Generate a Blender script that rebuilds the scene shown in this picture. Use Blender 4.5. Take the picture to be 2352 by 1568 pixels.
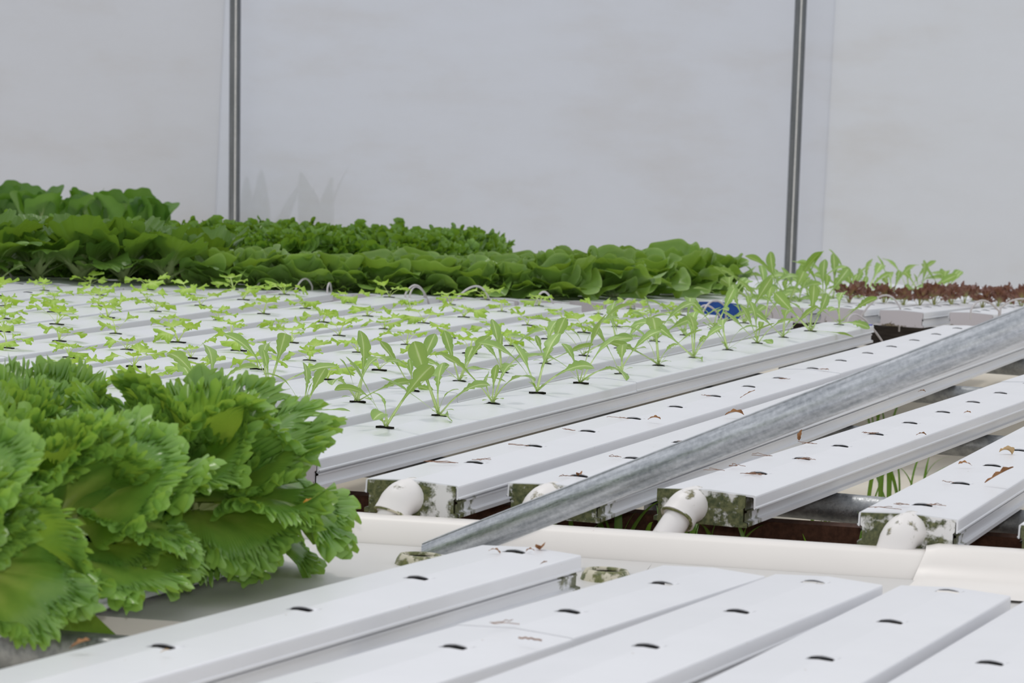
import bpy, math, random
import numpy as np
from mathutils import Vector, Matrix

for o in list(bpy.data.objects): bpy.data.objects.remove(o)
sc = bpy.context.scene
col = sc.collection
R = random.Random(11)
PI = math.pi

# ------------------------------------------------------------------ camera, sky, sun, exposure
EYE = 0.372                                   # height of the lens over the growing table, metres
F = 7500.0                                    # focal length in pixels of the 2352 wide frame
cn = np.array([-0.0481, 1.0, 504.5 / F]); cn /= np.linalg.norm(cn)      # world down in camera axes (x right, y down, z forward)
ce1 = np.cross(cn, [0, 0, 1.0]); ce1 /= np.linalg.norm(ce1)
if ce1[0] < 0: ce1 = -ce1
ce2 = np.cross(cn, ce1)
if ce2[2] < 0: ce2 = -ce2
cam_d = bpy.data.cameras.new('camera'); cam = bpy.data.objects.new('camera', cam_d); col.objects.link(cam)
right = Vector((ce1[0], ce2[0], -cn[0])); down = Vector((ce1[1], ce2[1], -cn[1])); fwd = Vector((ce1[2], ce2[2], -cn[2]))
m = Matrix.Identity(4)
for i, v in enumerate((right, -down, -fwd)):
    for j in range(3): m[j][i] = v[j]
m[2][3] = EYE
TURN = Matrix.Rotation(math.radians(17.0), 4, 'Z')     # the finished place is turned so that the channels run along world y
cam.matrix_world = TURN @ m
cam_d.sensor_width = 36.0; cam_d.lens = F / 2352 * 36.0
cam_d.clip_start = 0.05; cam_d.clip_end = 200
cam_d.dof.use_dof = True; cam_d.dof.focus_distance = 4.2; cam_d.dof.aperture_fstop = 22
sc.camera = cam

world = bpy.data.worlds.new('overcast_sky'); sc.world = world; world.use_nodes = True
bg = world.node_tree.nodes['Background']
bg.inputs['Color'].default_value = (0.93, 0.955, 1.0, 1); bg.inputs['Strength'].default_value = 1.0
sun_d = bpy.data.lights.new('sun', 'SUN'); sun = bpy.data.objects.new('sun', sun_d); col.objects.link(sun)
sun_d.energy = 0.85; sun_d.angle = math.radians(6); sun_d.color = (1.0, 0.955, 0.90)
sun.matrix_world = TURN @ Vector((0.22, -0.28, -1.0)).to_track_quat('-Z', 'Y').to_matrix().to_4x4()
fl_d = bpy.data.lights.new('camera_flash', 'POINT'); flash = bpy.data.objects.new('camera_flash', fl_d); col.objects.link(flash)   # the photographer's pop-up flash
fl_d.energy = 62; fl_d.shadow_soft_size = 0.02; fl_d.color = (1.0, 0.97, 0.93)
flash.matrix_world = TURN @ Matrix.Translation((0, -0.02, EYE + 0.085))
sc.view_settings.view_transform = 'Standard'; sc.view_settings.look = 'None'
sc.view_settings.gamma = 1.0; sc.view_settings.use_curve_mapping = False
sc.view_settings.exposure = -0.34

def ray(px, py):
    d = np.array([px - 1176.0, py - 784.0, F]); return np.array([d @ ce1, d @ ce2, -(d @ cn)])
def on_level(px, py, z=0.0):                   # where the sight line meets a level surface at height z
    r = ray(px, py); q = r * ((z - EYE) / r[2]); return Vector((q[0], q[1], z))
def at_depth(px, py, y):
    r = ray(px, py); q = r * (y / r[1]); return Vector((q[0], y, q[2] + EYE))

# ------------------------------------------------------------------ materials
def nodes(name):
    mt = bpy.data.materials.new(name); mt.use_nodes = True
    nt = mt.node_tree; nt.nodes.clear(); out = nt.nodes.new('ShaderNodeOutputMaterial')
    return mt, nt, out
def N(nt, kind, **kw):
    n = nt.nodes.new(kind)
    for k, v in kw.items():
        if k in n.inputs: n.inputs[k].default_value = v
        else: setattr(n, k, v)
    return n
def ramp(nt, stops, fac):
    n = nt.nodes.new('ShaderNodeValToRGB'); e = n.color_ramp.elements
    while len(e) < len(stops): e.new(0.5)
    for el, (p, c) in zip(e, stops): el.position = p; el.color = (*c, 1)
    nt.links.new(fac, n.inputs['Fac']); return n
def coords(nt, scale=(1, 1, 1)):
    tc = nt.nodes.new('ShaderNodeTexCoord'); mp = nt.nodes.new('ShaderNodeMapping'); mp.inputs['Scale'].default_value = scale
    nt.links.new(tc.outputs['Object'], mp.inputs['Vector']); return mp.outputs['Vector']
def noise(nt, vec, scale, detail=4, rough=0.6):
    n = N(nt, 'ShaderNodeTexNoise', Scale=scale, Detail=detail, Roughness=rough); nt.links.new(vec, n.inputs['Vector']); return n.outputs['Fac']
def bump(nt, h, strength, dist, bsdf):
    b = N(nt, 'ShaderNodeBump', Strength=strength, Distance=dist); nt.links.new(h, b.inputs['Height']); nt.links.new(b.outputs['Normal'], bsdf.inputs['Normal'])
def simple(name, stops, scale=30, rough=0.5, metal=0.0, stretch=(1, 1, 1), bmp=0.0, detail=4, spec=0.5):
    mt, nt, out = nodes(name); v = coords(nt, stretch); f = noise(nt, v, scale, detail)
    r = ramp(nt, stops, f); b = N(nt, 'ShaderNodeBsdfPrincipled', Roughness=rough, Metallic=metal)
    b.inputs['Specular IOR Level'].default_value = spec
    nt.links.new(r.outputs[0], b.inputs['Base Color'])
    if bmp: bump(nt, f, bmp, 0.002, b)
    nt.links.new(b.outputs[0], out.inputs['Surface']); return mt

def plastic(name, base, speck, speck_pos=0.74, rough=0.32):
    mt, nt, out = nodes(name); v = coords(nt)
    f1 = noise(nt, v, 9, 3); f2 = noise(nt, v, 170, 2, 0.5)
    r1 = ramp(nt, [(0.3, tuple(c * 0.965 for c in base)), (0.7, base)], f1)
    r2 = ramp(nt, [(speck_pos, (0, 0, 0)), (speck_pos + 0.03, (1, 1, 1))], f2)
    mx = N(nt, 'ShaderNodeMix', data_type='RGBA')
    nt.links.new(r2.outputs[0], mx.inputs['Factor']); nt.links.new(r1.outputs[0], mx.inputs[6]); mx.inputs[7].default_value = (*speck, 1)
    b = N(nt, 'ShaderNodeBsdfPrincipled', Roughness=rough)
    nt.links.new(mx.outputs[2], b.inputs['Base Color']); nt.links.new(b.outputs[0], out.inputs['Surface']); return mt
M = {}
M['lid'] = plastic('white_lid_plastic', (0.84, 0.845, 0.875), (0.45, 0.36, 0.27), 0.775)
M['lid_clean'] = plastic('clean_lid_plastic', (0.82, 0.835, 0.865), (0.6, 0.6, 0.55), 0.85)
M['base'] = plastic('white_channel_plastic', (0.80, 0.81, 0.84), (0.55, 0.5, 0.42), 0.8)
M['pvc'] = plastic('white_pvc', (0.86, 0.83, 0.815), (0.5, 0.45, 0.35), 0.8, 0.22)
M['gutter'] = plastic('cream_gutter_plastic', (0.87, 0.83, 0.79), (0.60, 0.43, 0.33), 0.80, 0.4)
def mossy(name, base, moss1, moss2, amount, scale=38.0, low=False):
    mt, nt, out = nodes(name); v = coords(nt)
    oi = nt.nodes.new('ShaderNodeObjectInfo'); sc_ = N(nt, 'ShaderNodeMath', operation='MULTIPLY'); nt.links.new(oi.outputs['Random'], sc_.inputs[0]); sc_.inputs[1].default_value = 37.0
    va = N(nt, 'ShaderNodeVectorMath', operation='ADD'); nt.links.new(v, va.inputs[0]); nt.links.new(sc_.outputs[0], va.inputs[1]); vr = va.outputs[0]
    f = noise(nt, vr, scale, 5, 0.62); f2 = noise(nt, vr, 210, 3)
    src = f
    if low:                                      # dirt settled along the lower edge
        sx = nt.nodes.new('ShaderNodeSeparateXYZ'); nt.links.new(v, sx.inputs[0])
        a = N(nt, 'ShaderNodeMath', operation='MULTIPLY_ADD'); nt.links.new(sx.outputs['Z'], a.inputs[0]); a.inputs[1].default_value = -9.0; nt.links.new(f, a.inputs[2])
        src = a.outputs[0]
    k = ramp(nt, [(amount, (0, 0, 0)), (amount + 0.07, (1, 1, 1))], src)
    g = ramp(nt, [(0.35, moss1), (0.7, moss2)], f2)
    mx = N(nt, 'ShaderNodeMix', data_type='RGBA'); nt.links.new(k.outputs[0], mx.inputs['Factor']); mx.inputs[6].default_value = (*base, 1); nt.links.new(g.outputs[0], mx.inputs[7])
    b = N(nt, 'ShaderNodeBsdfPrincipled', Roughness=0.45); nt.links.new(mx.outputs[2], b.inputs['Base Color']); bump(nt, k.outputs[0], 0.5, 0.0015, b)
    nt.links.new(b.outputs[0], out.inputs['Surface']); return mt
M['moss_cap'] = mossy('mossy_end_cap', (0.80, 0.79, 0.78), (0.045, 0.06, 0.018), (0.17, 0.175, 0.07), 0.40, 30.0)
M['moss_pipe'] = mossy('moss_stained_pvc', (0.84, 0.81, 0.79), (0.10, 0.10, 0.04), (0.35, 0.31, 0.17), 0.565)
M['moss_ring'] = mossy('mossy_rubber_ring', (0.62, 0.58, 0.45), (0.09, 0.11, 0.03), (0.25, 0.25, 0.10), 0.44, 60)
M['dirty_cap'] = mossy('dirty_end_cap', (0.60, 0.56, 0.59), (0.10, 0.075, 0.04), (0.25, 0.20, 0.13), 0.80, 45, True)
M['panel'] = plastic('grey_cream_cover_plastic', (0.66, 0.645, 0.625), (0.5, 0.42, 0.34), 0.82, 0.4)
M['fascia'] = simple('grey_brown_timber', [(0.3, (0.022, 0.018, 0.016)), (0.7, (0.07, 0.058, 0.05))], 16, 0.8, stretch=(9, 1, 9), spec=0.2)  # darker and greyer than the brown timber
M['bore'] = simple('dark_pipe_bore', [(0.3, (0.012, 0.008, 0.006)), (0.7, (0.03, 0.02, 0.015))], 60, 0.8, spec=0.1)
M['film'] = simple('violet_blue_film', [(0.3, (0.10, 0.10, 0.42)), (0.7, (0.16, 0.17, 0.55))], 60, 0.4)
M['shade_brown'] = simple('painted_shade_brown', [(0.3, (0.02, 0.011, 0.008)), (0.7, (0.07, 0.035, 0.022))], 60, 0.8, spec=0.2)  # very dark brown painting the shade seen through the slits
def end_moss(name, y0, y1):                      # plastic with moss creeping in from one end
    mt, nt, out = nodes(name); v = coords(nt); f = noise(nt, v, 45, 5, .62); sx = nt.nodes.new('ShaderNodeSeparateXYZ'); nt.links.new(v, sx.inputs[0])
    mr = N(nt, 'ShaderNodeMapRange'); nt.links.new(sx.outputs['Y'], mr.inputs['Value']); mr.inputs['From Min'].default_value = y0; mr.inputs['From Max'].default_value = y1; mr.inputs['To Min'].default_value = .16; mr.inputs['To Max'].default_value = -.35
    a = N(nt, 'ShaderNodeMath', operation='ADD'); nt.links.new(f, a.inputs[0]); nt.links.new(mr.outputs[0], a.inputs[1])
    k = ramp(nt, [(0.48, (0, 0, 0)), (0.58, (1, 1, 1))], a.outputs[0]); g = ramp(nt, [(0.35, (.07, .085, .03)), (.7, (.22, .22, .12))], noise(nt, v, 200, 3))
    mx = N(nt, 'ShaderNodeMix', data_type='RGBA'); nt.links.new(k.outputs[0], mx.inputs['Factor']); mx.inputs[6].default_value = (.80, .81, .84, 1); nt.links.new(g.outputs[0], mx.inputs[7])
    b = N(nt, 'ShaderNodeBsdfPrincipled', Roughness=.35); nt.links.new(mx.outputs[2], b.inputs['Base Color']); nt.links.new(b.outputs[0], out.inputs['Surface']); return mt
M['base_moss_near'] = end_moss('channel_plastic_mossy_at_outlet', 0.0, 0.12); M['base_moss_far'] = end_moss('channel_plastic_mossy_at_far_outlet', 1.6, 1.5)
M['blue'] = simple('blue_plastic', [(0.3, (0.004, 0.045, 0.25)), (0.7, (0.008, 0.09, 0.42))], 20, 0.35)
M['plug'] = simple('black_grow_plug', [(0.3, (0.004, 0.004, 0.003)), (0.7, (0.02, 0.018, 0.012))], 300, 0.9, spec=0.1)
M['wood'] = simple('dark_brown_timber', [(0.25, (0.035, 0.014, 0.008)), (0.75, (0.10, 0.045, 0.026))], 14, 0.75, stretch=(1, 9, 9), spec=0.2)
M['wood_pale'] = simple('weathered_timber', [(0.25, (0.16, 0.105, 0.075)), (0.75, (0.30, 0.21, 0.155))], 18, 0.8, stretch=(1, 9, 9), spec=0.2)
M['dirt'] = simple('crumbly_dirt', [(0.3, (0.07, 0.045, 0.03)), (0.7, (0.24, 0.17, 0.12))], 120, 0.95, bmp=0.6, spec=0.1)
M['floor'] = simple('cream_ground_sheet', [(0.3, (0.70, 0.64, 0.54)), (0.7, (0.80, 0.75, 0.65))], 3, 0.7, spec=0.2)
M['tube'] = simple('translucent_grey_tubing', [(0.3, (0.50, 0.47, 0.47)), (0.7, (0.62, 0.58, 0.58))], 30, 0.3)
M['dry'] = simple('dry_leaf_brown', [(0.3, (0.20, 0.085, 0.035)), (0.7, (0.42, 0.22, 0.10))], 90, 0.8, spec=0.2)
M['dry_pale'] = simple('dry_leaf_tan', [(0.3, (0.42, 0.27, 0.12)), (0.7, (0.62, 0.45, 0.25))], 90, 0.8, spec=0.2)
M['root'] = simple('dried_root', [(0.3, (0.16, 0.075, 0.045)), (0.7, (0.36, 0.22, 0.15))], 200, 0.9, spec=0.1)
M['orange'] = simple('orange_dead_leaf', [(0.3, (0.55, 0.22, 0.012)), (0.7, (0.72, 0.36, 0.04))], 60, 0.5)
M['bark'] = M['wood']
def galv(name, c1, c2, scale, rough, stretch):
    mt, nt, out = nodes(name); v = coords(nt, stretch)
    fa = noise(nt, v, scale, 5, 0.65); f2 = noise(nt, v, scale * 7, 2); fs = noise(nt, coords(nt), 210, 3, .7)
    mm_ = N(nt, 'ShaderNodeMath', operation='MULTIPLY_ADD'); nt.links.new(fs, mm_.inputs[0]); mm_.inputs[1].default_value = .45; nt.links.new(fa, mm_.inputs[2]); sb_ = N(nt, 'ShaderNodeMath', operation='SUBTRACT'); nt.links.new(mm_.outputs[0], sb_.inputs[0]); sb_.inputs[1].default_value = .225; f = sb_.outputs[0]
    r = ramp(nt, [(0.32, c1), (0.68, c2)], f); rr = ramp(nt, [(0.3, (rough - .1,) * 3), (0.7, (rough + .14,) * 3)], f2)
    b = N(nt, 'ShaderNodeBsdfPrincipled', Metallic=0.8); nt.links.new(r.outputs[0], b.inputs['Base Color']); nt.links.new(rr.outputs[0], b.inputs['Roughness'])
    bump(nt, f2, 0.25, 0.0006, b)
    nt.links.new(b.outputs[0], out.inputs['Surface']); return mt
M['galv'] = galv('galvanised_steel', (0.30, 0.32, 0.345), (0.66, 0.68, 0.715), 46, 0.33, (3.2, 0.28, 3.2))
M['galv_dull'] = galv('dull_galvanised_steel', (0.22, 0.235, 0.245), (0.42, 0.43, 0.44), 60, 0.45, (1, 1, 1))
M['galv_post'] = galv('galvanised_post_steel', (0.13, 0.14, 0.145), (0.20, 0.21, 0.22), 30, 0.36, (2, 2, 0.2))
M['strip'] = simple('pale_glint_strip', [(0.4, (0.78, 0.77, 0.75)), (0.6, (0.88, 0.87, 0.85))], 40, 0.4)  # pale colour for the highlight line painted on the posts

def leafmat(name, stops, trans, rough=0.36, tfac=0.32, spec=0.45, vary=0.12):
    mt, nt, out = nodes(name)
    at = nt.nodes.new('ShaderNodeAttribute'); at.attribute_name = 'tint'
    v = coords(nt); f = noise(nt, v, 60, 3)
    ad = N(nt, 'ShaderNodeMath', operation='MULTIPLY_ADD'); nt.links.new(f, ad.inputs[0]); ad.inputs[1].default_value = 0.30
    nt.links.new(at.outputs['Fac'], ad.inputs[2])
    sb = N(nt, 'ShaderNodeMath', operation='SUBTRACT'); nt.links.new(ad.outputs[0], sb.inputs[0]); sb.inputs[1].default_value = 0.15
    r = ramp(nt, stops, sb.outputs[0])
    oi = nt.nodes.new('ShaderNodeObjectInfo'); mr = N(nt, 'ShaderNodeMapRange'); nt.links.new(oi.outputs['Random'], mr.inputs['Value'])
    mr.inputs['To Min'].default_value = 1 - vary; mr.inputs['To Max'].default_value = 1 + vary
    hs = nt.nodes.new('ShaderNodeHueSaturation'); nt.links.new(r.outputs[0], hs.inputs['Color']); nt.links.new(mr.outputs[0], hs.inputs['Value'])
    b = N(nt, 'ShaderNodeBsdfPrincipled', Roughness=rough); b.inputs['Specular IOR Level'].default_value = spec
    nt.links.new(hs.outputs[0], b.inputs['Base Color']); bump(nt, f, 0.15, 0.002, b)
    t = N(nt, 'ShaderNodeBsdfTranslucent', Color=(*trans, 1)); ms = N(nt, 'ShaderNodeMixShader', Fac=tfac)
    nt.links.new(b.outputs[0], ms.inputs[1]); nt.links.new(t.outputs[0], ms.inputs[2]); nt.links.new(ms.outputs[0], out.inputs['Surface']); return mt
M['frilly'] = leafmat('frilly_lettuce_leaf', [(0.0, (0.72, 0.79, 0.38)), (0.34, (0.52, 0.66, 0.14)), (0.62, (0.23, 0.40, 0.065)), (0.84, (0.125, 0.28, 0.045)), (1.0, (0.24, 0.43, 0.09))], (0.46, 0.66, 0.06), 0.27, 0.30, 0.55)
M['rear_frilly'] = leafmat('dark_frilly_leaf', [(0.0, (0.30, 0.40, 0.12)), (0.4, (0.165, 0.30, 0.045)), (0.85, (0.11, 0.235, 0.03)), (1.0, (0.18, 0.34, 0.05))], (0.28, 0.46, 0.025), 0.35, 0.28)
M['butter'] = leafmat('butterhead_leaf', [(0.0, (0.52, 0.62, 0.33)), (0.40, (0.25, 0.40, 0.10)), (1.0, (0.135, 0.265, 0.042))], (0.32, 0.50, 0.03), 0.36, 0.28)
M['romaine'] = leafmat('romaine_leaf', [(0.0, (0.38, 0.48, 0.20)), (0.4, (0.16, 0.285, 0.05)), (1.0, (0.10, 0.205, 0.033))], (0.25, 0.42, 0.025), 0.40, 0.28)
M['bok'] = leafmat('bok_choy_leaf', [(0.0, (0.36, 0.48, 0.20)), (0.3, (0.105, 0.235, 0.04)), (1.0, (0.055, 0.145, 0.025))], (0.22, 0.46, 0.025), 0.40, 0.28)
M['seedling'] = leafmat('lime_seedling_leaf', [(0.0, (0.66, 0.80, 0.32)), (0.4, (0.42, 0.61, 0.10)), (1.0, (0.31, 0.52, 0.07))], (0.52, 0.72, 0.06), 0.4, 0.33)
M['rocket'] = leafmat('pale_green_long_leaf', [(0.0, (0.70, 0.80, 0.44)), (0.45, (0.31, 0.47, 0.13)), (1.0, (0.22, 0.38, 0.10))], (0.42, 0.60, 0.08), 0.42, 0.28)
M['red'] = leafmat('red_seedling_leaf', [(0.0, (0.42, 0.52, 0.18)), (0.3, (0.34, 0.28, 0.13)), (0.6, (0.24, 0.135, 0.095)), (1.0, (0.17, 0.075, 0.066))], (0.34, 0.15, 0.07), 0.4, 0.25)
M['grass'] = leafmat('grass_blade', [(0.0, (0.22, 0.36, 0.05)), (1.0, (0.10, 0.25, 0.03))], (0.2, 0.4, 0.02), 0.4, 0.25)
M['shrub'] = leafmat('outdoor_shrub_leaf', [(0.0, (0.10, 0.2, 0.06)), (1.0, (0.05, 0.14, 0.05))], (0.1, 0.25, 0.04), 0.5, 0.25)

def wall_mat(name, tone):
    mt, nt, out = nodes(name); v = coords(nt)
    sx = nt.nodes.new('ShaderNodeSeparateXYZ'); nt.links.new(v, sx.inputs[0])
    wv = N(nt, 'ShaderNodeTexWave', wave_type='BANDS', bands_direction='Z', Scale=48.0, Distortion=0.4, Detail=1.0); nt.links.new(v, wv.inputs['Vector'])
    mp = nt.nodes.new('ShaderNodeMapping'); mp.inputs['Scale'].default_value = (0.5, 1, 3.0); nt.links.new(v, mp.inputs['Vector'])
    f = noise(nt, mp.outputs[0], 1.6, 6, 0.62)
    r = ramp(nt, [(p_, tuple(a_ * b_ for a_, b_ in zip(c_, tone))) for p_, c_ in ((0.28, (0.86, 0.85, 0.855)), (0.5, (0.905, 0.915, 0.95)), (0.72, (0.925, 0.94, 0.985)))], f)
    mx = N(nt, 'ShaderNodeMix', data_type='RGBA', blend_type='MULTIPLY'); mx.inputs['Factor'].default_value = 0.05
    nt.links.new(r.outputs[0], mx.inputs[6]); nt.links.new(wv.outputs['Color'], mx.inputs[7])
    t = nt.nodes.new('ShaderNodeBsdfTranslucent'); nt.links.new(mx.outputs[2], t.inputs['Color'])
    b = N(nt, 'ShaderNodeBsdfPrincipled', Roughness=0.30); b.inputs['Base Color'].default_value = (0.55, 0.56, 0.58, 1)
    bump(nt, wv.outputs['Fac'], 0.1, 0.002, b)
    tr = nt.nodes.new('ShaderNodeBsdfTransparent'); tr.inputs['Color'].default_value = (0.80, 0.82, 0.86, 1)
    m0 = N(nt, 'ShaderNodeMixShader', Fac=0.36); nt.links.new(t.outputs[0], m0.inputs[1]); nt.links.new(tr.outputs[0], m0.inputs[2])
    ms = N(nt, 'ShaderNodeMixShader', Fac=0.82); nt.links.new(b.outputs[0], ms.inputs[1]); nt.links.new(m0.outputs[0], ms.inputs[2])
    nt.links.new(ms.outputs[0], out.inputs['Surface']); return mt
M['wall'] = wall_mat('twin_wall_polycarbonate', (1, 1, 1)); M['wall_light'] = wall_mat('lighter_twin_wall_polycarbonate', (1.05, 1.045, 1.02)); M['wall_dark'] = wall_mat('darker_twin_wall_polycarbonate', (0.955, 0.94, 0.915))  # panel tones set by colour: darker and warmer left, lighter right

# ------------------------------------------------------------------ mesh helpers
def me_from(name, V, Fc, mat, smooth=False, tint=None):
    me = bpy.data.meshes.new(name); me.from_pydata([tuple(v) for v in V], [], Fc); me.update()
    if mat: me.materials.append(mat)
    if smooth: me.polygons.foreach_set('use_smooth', [True] * len(me.polygons))
    if tint is not None:
        a = me.attributes.new('tint', 'FLOAT', 'POINT'); a.data.foreach_set('value', np.asarray(tint, dtype=np.float32))
    return me
def link(name, me, parent=None, mw=None):
    o = bpy.data.objects.new(name, me); col.objects.link(o)
    if parent: o.parent = parent
    if mw is not None: o.matrix_local = mw
    return o
def tag(o, label=None, cat=None, group=None, kind=None):
    if label: o['label'] = label
    if cat: o['category'] = cat
    if group: o['group'] = group
    if kind: o['kind'] = kind
    return o
def thing(name, label, cat, mw=None, group=None):
    o = bpy.data.objects.new(name, None); o.empty_display_size = 0.05; col.objects.link(o)
    if mw is not None: o.matrix_world = mw
    return tag(o, label, cat, group)
class MB:
    def __init__(s): s.V = []; s.F = []
    def add(s, V, Fc):
        b = len(s.V); s.V += [tuple(v) for v in V]; s.F += [tuple(i + b for i in f) for f in Fc]
    def box(s, lo, hi):
        x0, y0, z0 = lo; x1, y1, z1 = hi
        s.add([(x0, y0, z0), (x1, y0, z0), (x1, y1, z0), (x0, y1, z0), (x0, y0, z1), (x1, y0, z1), (x1, y1, z1), (x0, y1, z1)],
              [(0, 3, 2, 1), (4, 5, 6, 7), (0, 1, 5, 4), (1, 2, 6, 5), (2, 3, 7, 6), (3, 0, 4, 7)])
    def sweep(s, prof, y0, y1, closed=False, caps=False):            # profile (x,z) swept along local y
        n = len(prof); V = [(x, y0, z) for x, z in prof] + [(x, y1, z) for x, z in prof]
        Fc = [(i, (i + 1) % n, n + (i + 1) % n, n + i) for i in range(n if closed else n - 1)]
        if caps: Fc += [tuple(range(n))[::-1], tuple(range(n, 2 * n))]
        s.add(V, Fc)
    def tube(s, pts, rad, seg=12, cap=True, radii=None):
        pts = [Vector(p) for p in pts]; n = len(pts); V = []; up = None
        for i, p in enumerate(pts):
            t = (pts[min(i + 1, n - 1)] - pts[max(i - 1, 0)]).normalized()
            if up is None: up = t.orthogonal().normalized()
            up = (up - t * up.dot(t)).normalized(); w = t.cross(up)
            rr = radii[i] if radii else rad
            V += [p + (up * math.cos(a) + w * math.sin(a)) * rr for a in (2 * PI * k / seg for k in range(seg))]
        Fc = [(i * seg + k, i * seg + (k + 1) % seg, (i + 1) * seg + (k + 1) % seg, (i + 1) * seg + k) for i in range(n - 1) for k in range(seg)]
        if cap: Fc += [tuple(range(seg))[::-1], tuple(range((n - 1) * seg, n * seg))]
        s.add(V, Fc)
    def mesh(s, name, mat, smooth=False): return me_from(name, s.V, s.F, mat, smooth)
def autosmooth(me, deg=40):
    me.polygons.foreach_set('use_smooth', [True] * len(me.polygons))
    try: me.set_sharp_from_angle(angle=math.radians(deg))
    except Exception: pass
    return me
def frame(o, d):                                # local y along d, z up, x to the right
    y = Vector(d).normalized(); x = y.cross(Vector((0, 0, 1))).normalized(); z = x.cross(y)
    mm = Matrix.Identity(4)
    for i, v in enumerate((x, y, z)):
        for j in range(3): mm[j][i] = v[j]
    for j in range(3): mm[j][3] = o[j]
    return mm
def ang(a, dz=0.0): return Vector((math.cos(math.radians(a)), math.sin(math.radians(a)), dz))

# ------------------------------------------------------------------ the room
G = ang(-8.0)                                   # the gutter and the cross pipes run this way
GM = lambda o: frame(o, G)
fl = MB(); fl.box((-14, -4, -0.40), (14, 13.5, -0.35)); tag(link('floor', fl.mesh('floor', M['floor'])), kind='structure')
pr = at_depth(1813, 655, 11.5); pl = at_depth(538, 505, 12.1)
wd = Vector((pr.x - pl.x, pr.y - pl.y, 0)).normalized(); wn = Vector((wd.y, -wd.x, 0))
if wn.y < 0: wn = -wn
wo = Vector((pl.x, pl.y, -0.35)) + wn * 0.07
post_gap = (Vector((pr.x, pr.y, 0)) - Vector((pl.x, pl.y, 0))).length
wall = bpy.data.objects.new('wall_back', None); col.objects.link(wall); wall.matrix_world = frame(wo, wd); wall['kind'] = 'structure'
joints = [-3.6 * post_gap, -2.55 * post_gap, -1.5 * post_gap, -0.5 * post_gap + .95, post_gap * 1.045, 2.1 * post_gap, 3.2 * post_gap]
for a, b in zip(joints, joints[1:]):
    p = MB(); p.box((-0.003, a + 0.0004, 0), (0.003, b - 0.0004, 3.2)); link('panel', p.mesh('panel', M['wall_dark' if b < .3 * post_gap else 'wall' if b < 1.3 * post_gap else 'wall_light']), wall)
def post(px_top, base, label):
    t = thing('steel_post', label, 'post', Matrix.Translation((base.x, base.y, -0.35)))
    top = Vector((px_top.x - base.x, px_top.y - base.y, px_top.z + 0.35)); bot = Vector((0, 0, 0))
    k = (px_top - base); f = (-0.35 - base.z) / k.z; bot = Vector((k.x * f, k.y * f, 0)); tt = Vector((k.x * 1.6, k.y * 1.6, base.z + 0.35 + k.z * 1.6))
    a = MB(); a.tube([bot, tt], 0.0208, 24); link('tube', autosmooth(a.mesh('post_tube', M['galv_post'])), t)
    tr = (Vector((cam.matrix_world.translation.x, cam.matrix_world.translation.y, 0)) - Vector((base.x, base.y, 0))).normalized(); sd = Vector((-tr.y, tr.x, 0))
    a = MB(); off = tr * .0203 + sd * .002; w_ = sd * .0022  # thin pale strip added as a painted glint down the post front
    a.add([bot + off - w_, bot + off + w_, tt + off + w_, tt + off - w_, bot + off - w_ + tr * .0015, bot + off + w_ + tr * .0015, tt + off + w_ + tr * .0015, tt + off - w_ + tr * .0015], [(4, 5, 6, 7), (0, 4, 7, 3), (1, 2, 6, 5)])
    link('glint_strip', a.mesh('post_glint_strip', M['strip']), t)
    b = MB(); b.tube([bot + Vector((0, 0, .001)), bot + Vector((0, 0, .03))], 0.045, 20); link('foot_plate', autosmooth(b.mesh('post_foot', M['galv_dull'])), t)
post(at_depth(540.5, 0, 12.1), pl, 'slim galvanised post against the translucent wall, behind the frilly lettuce')
post(at_depth(1840, 0, 11.5), pr, 'galvanised post against the translucent wall, behind the rocket seedlings')

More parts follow.
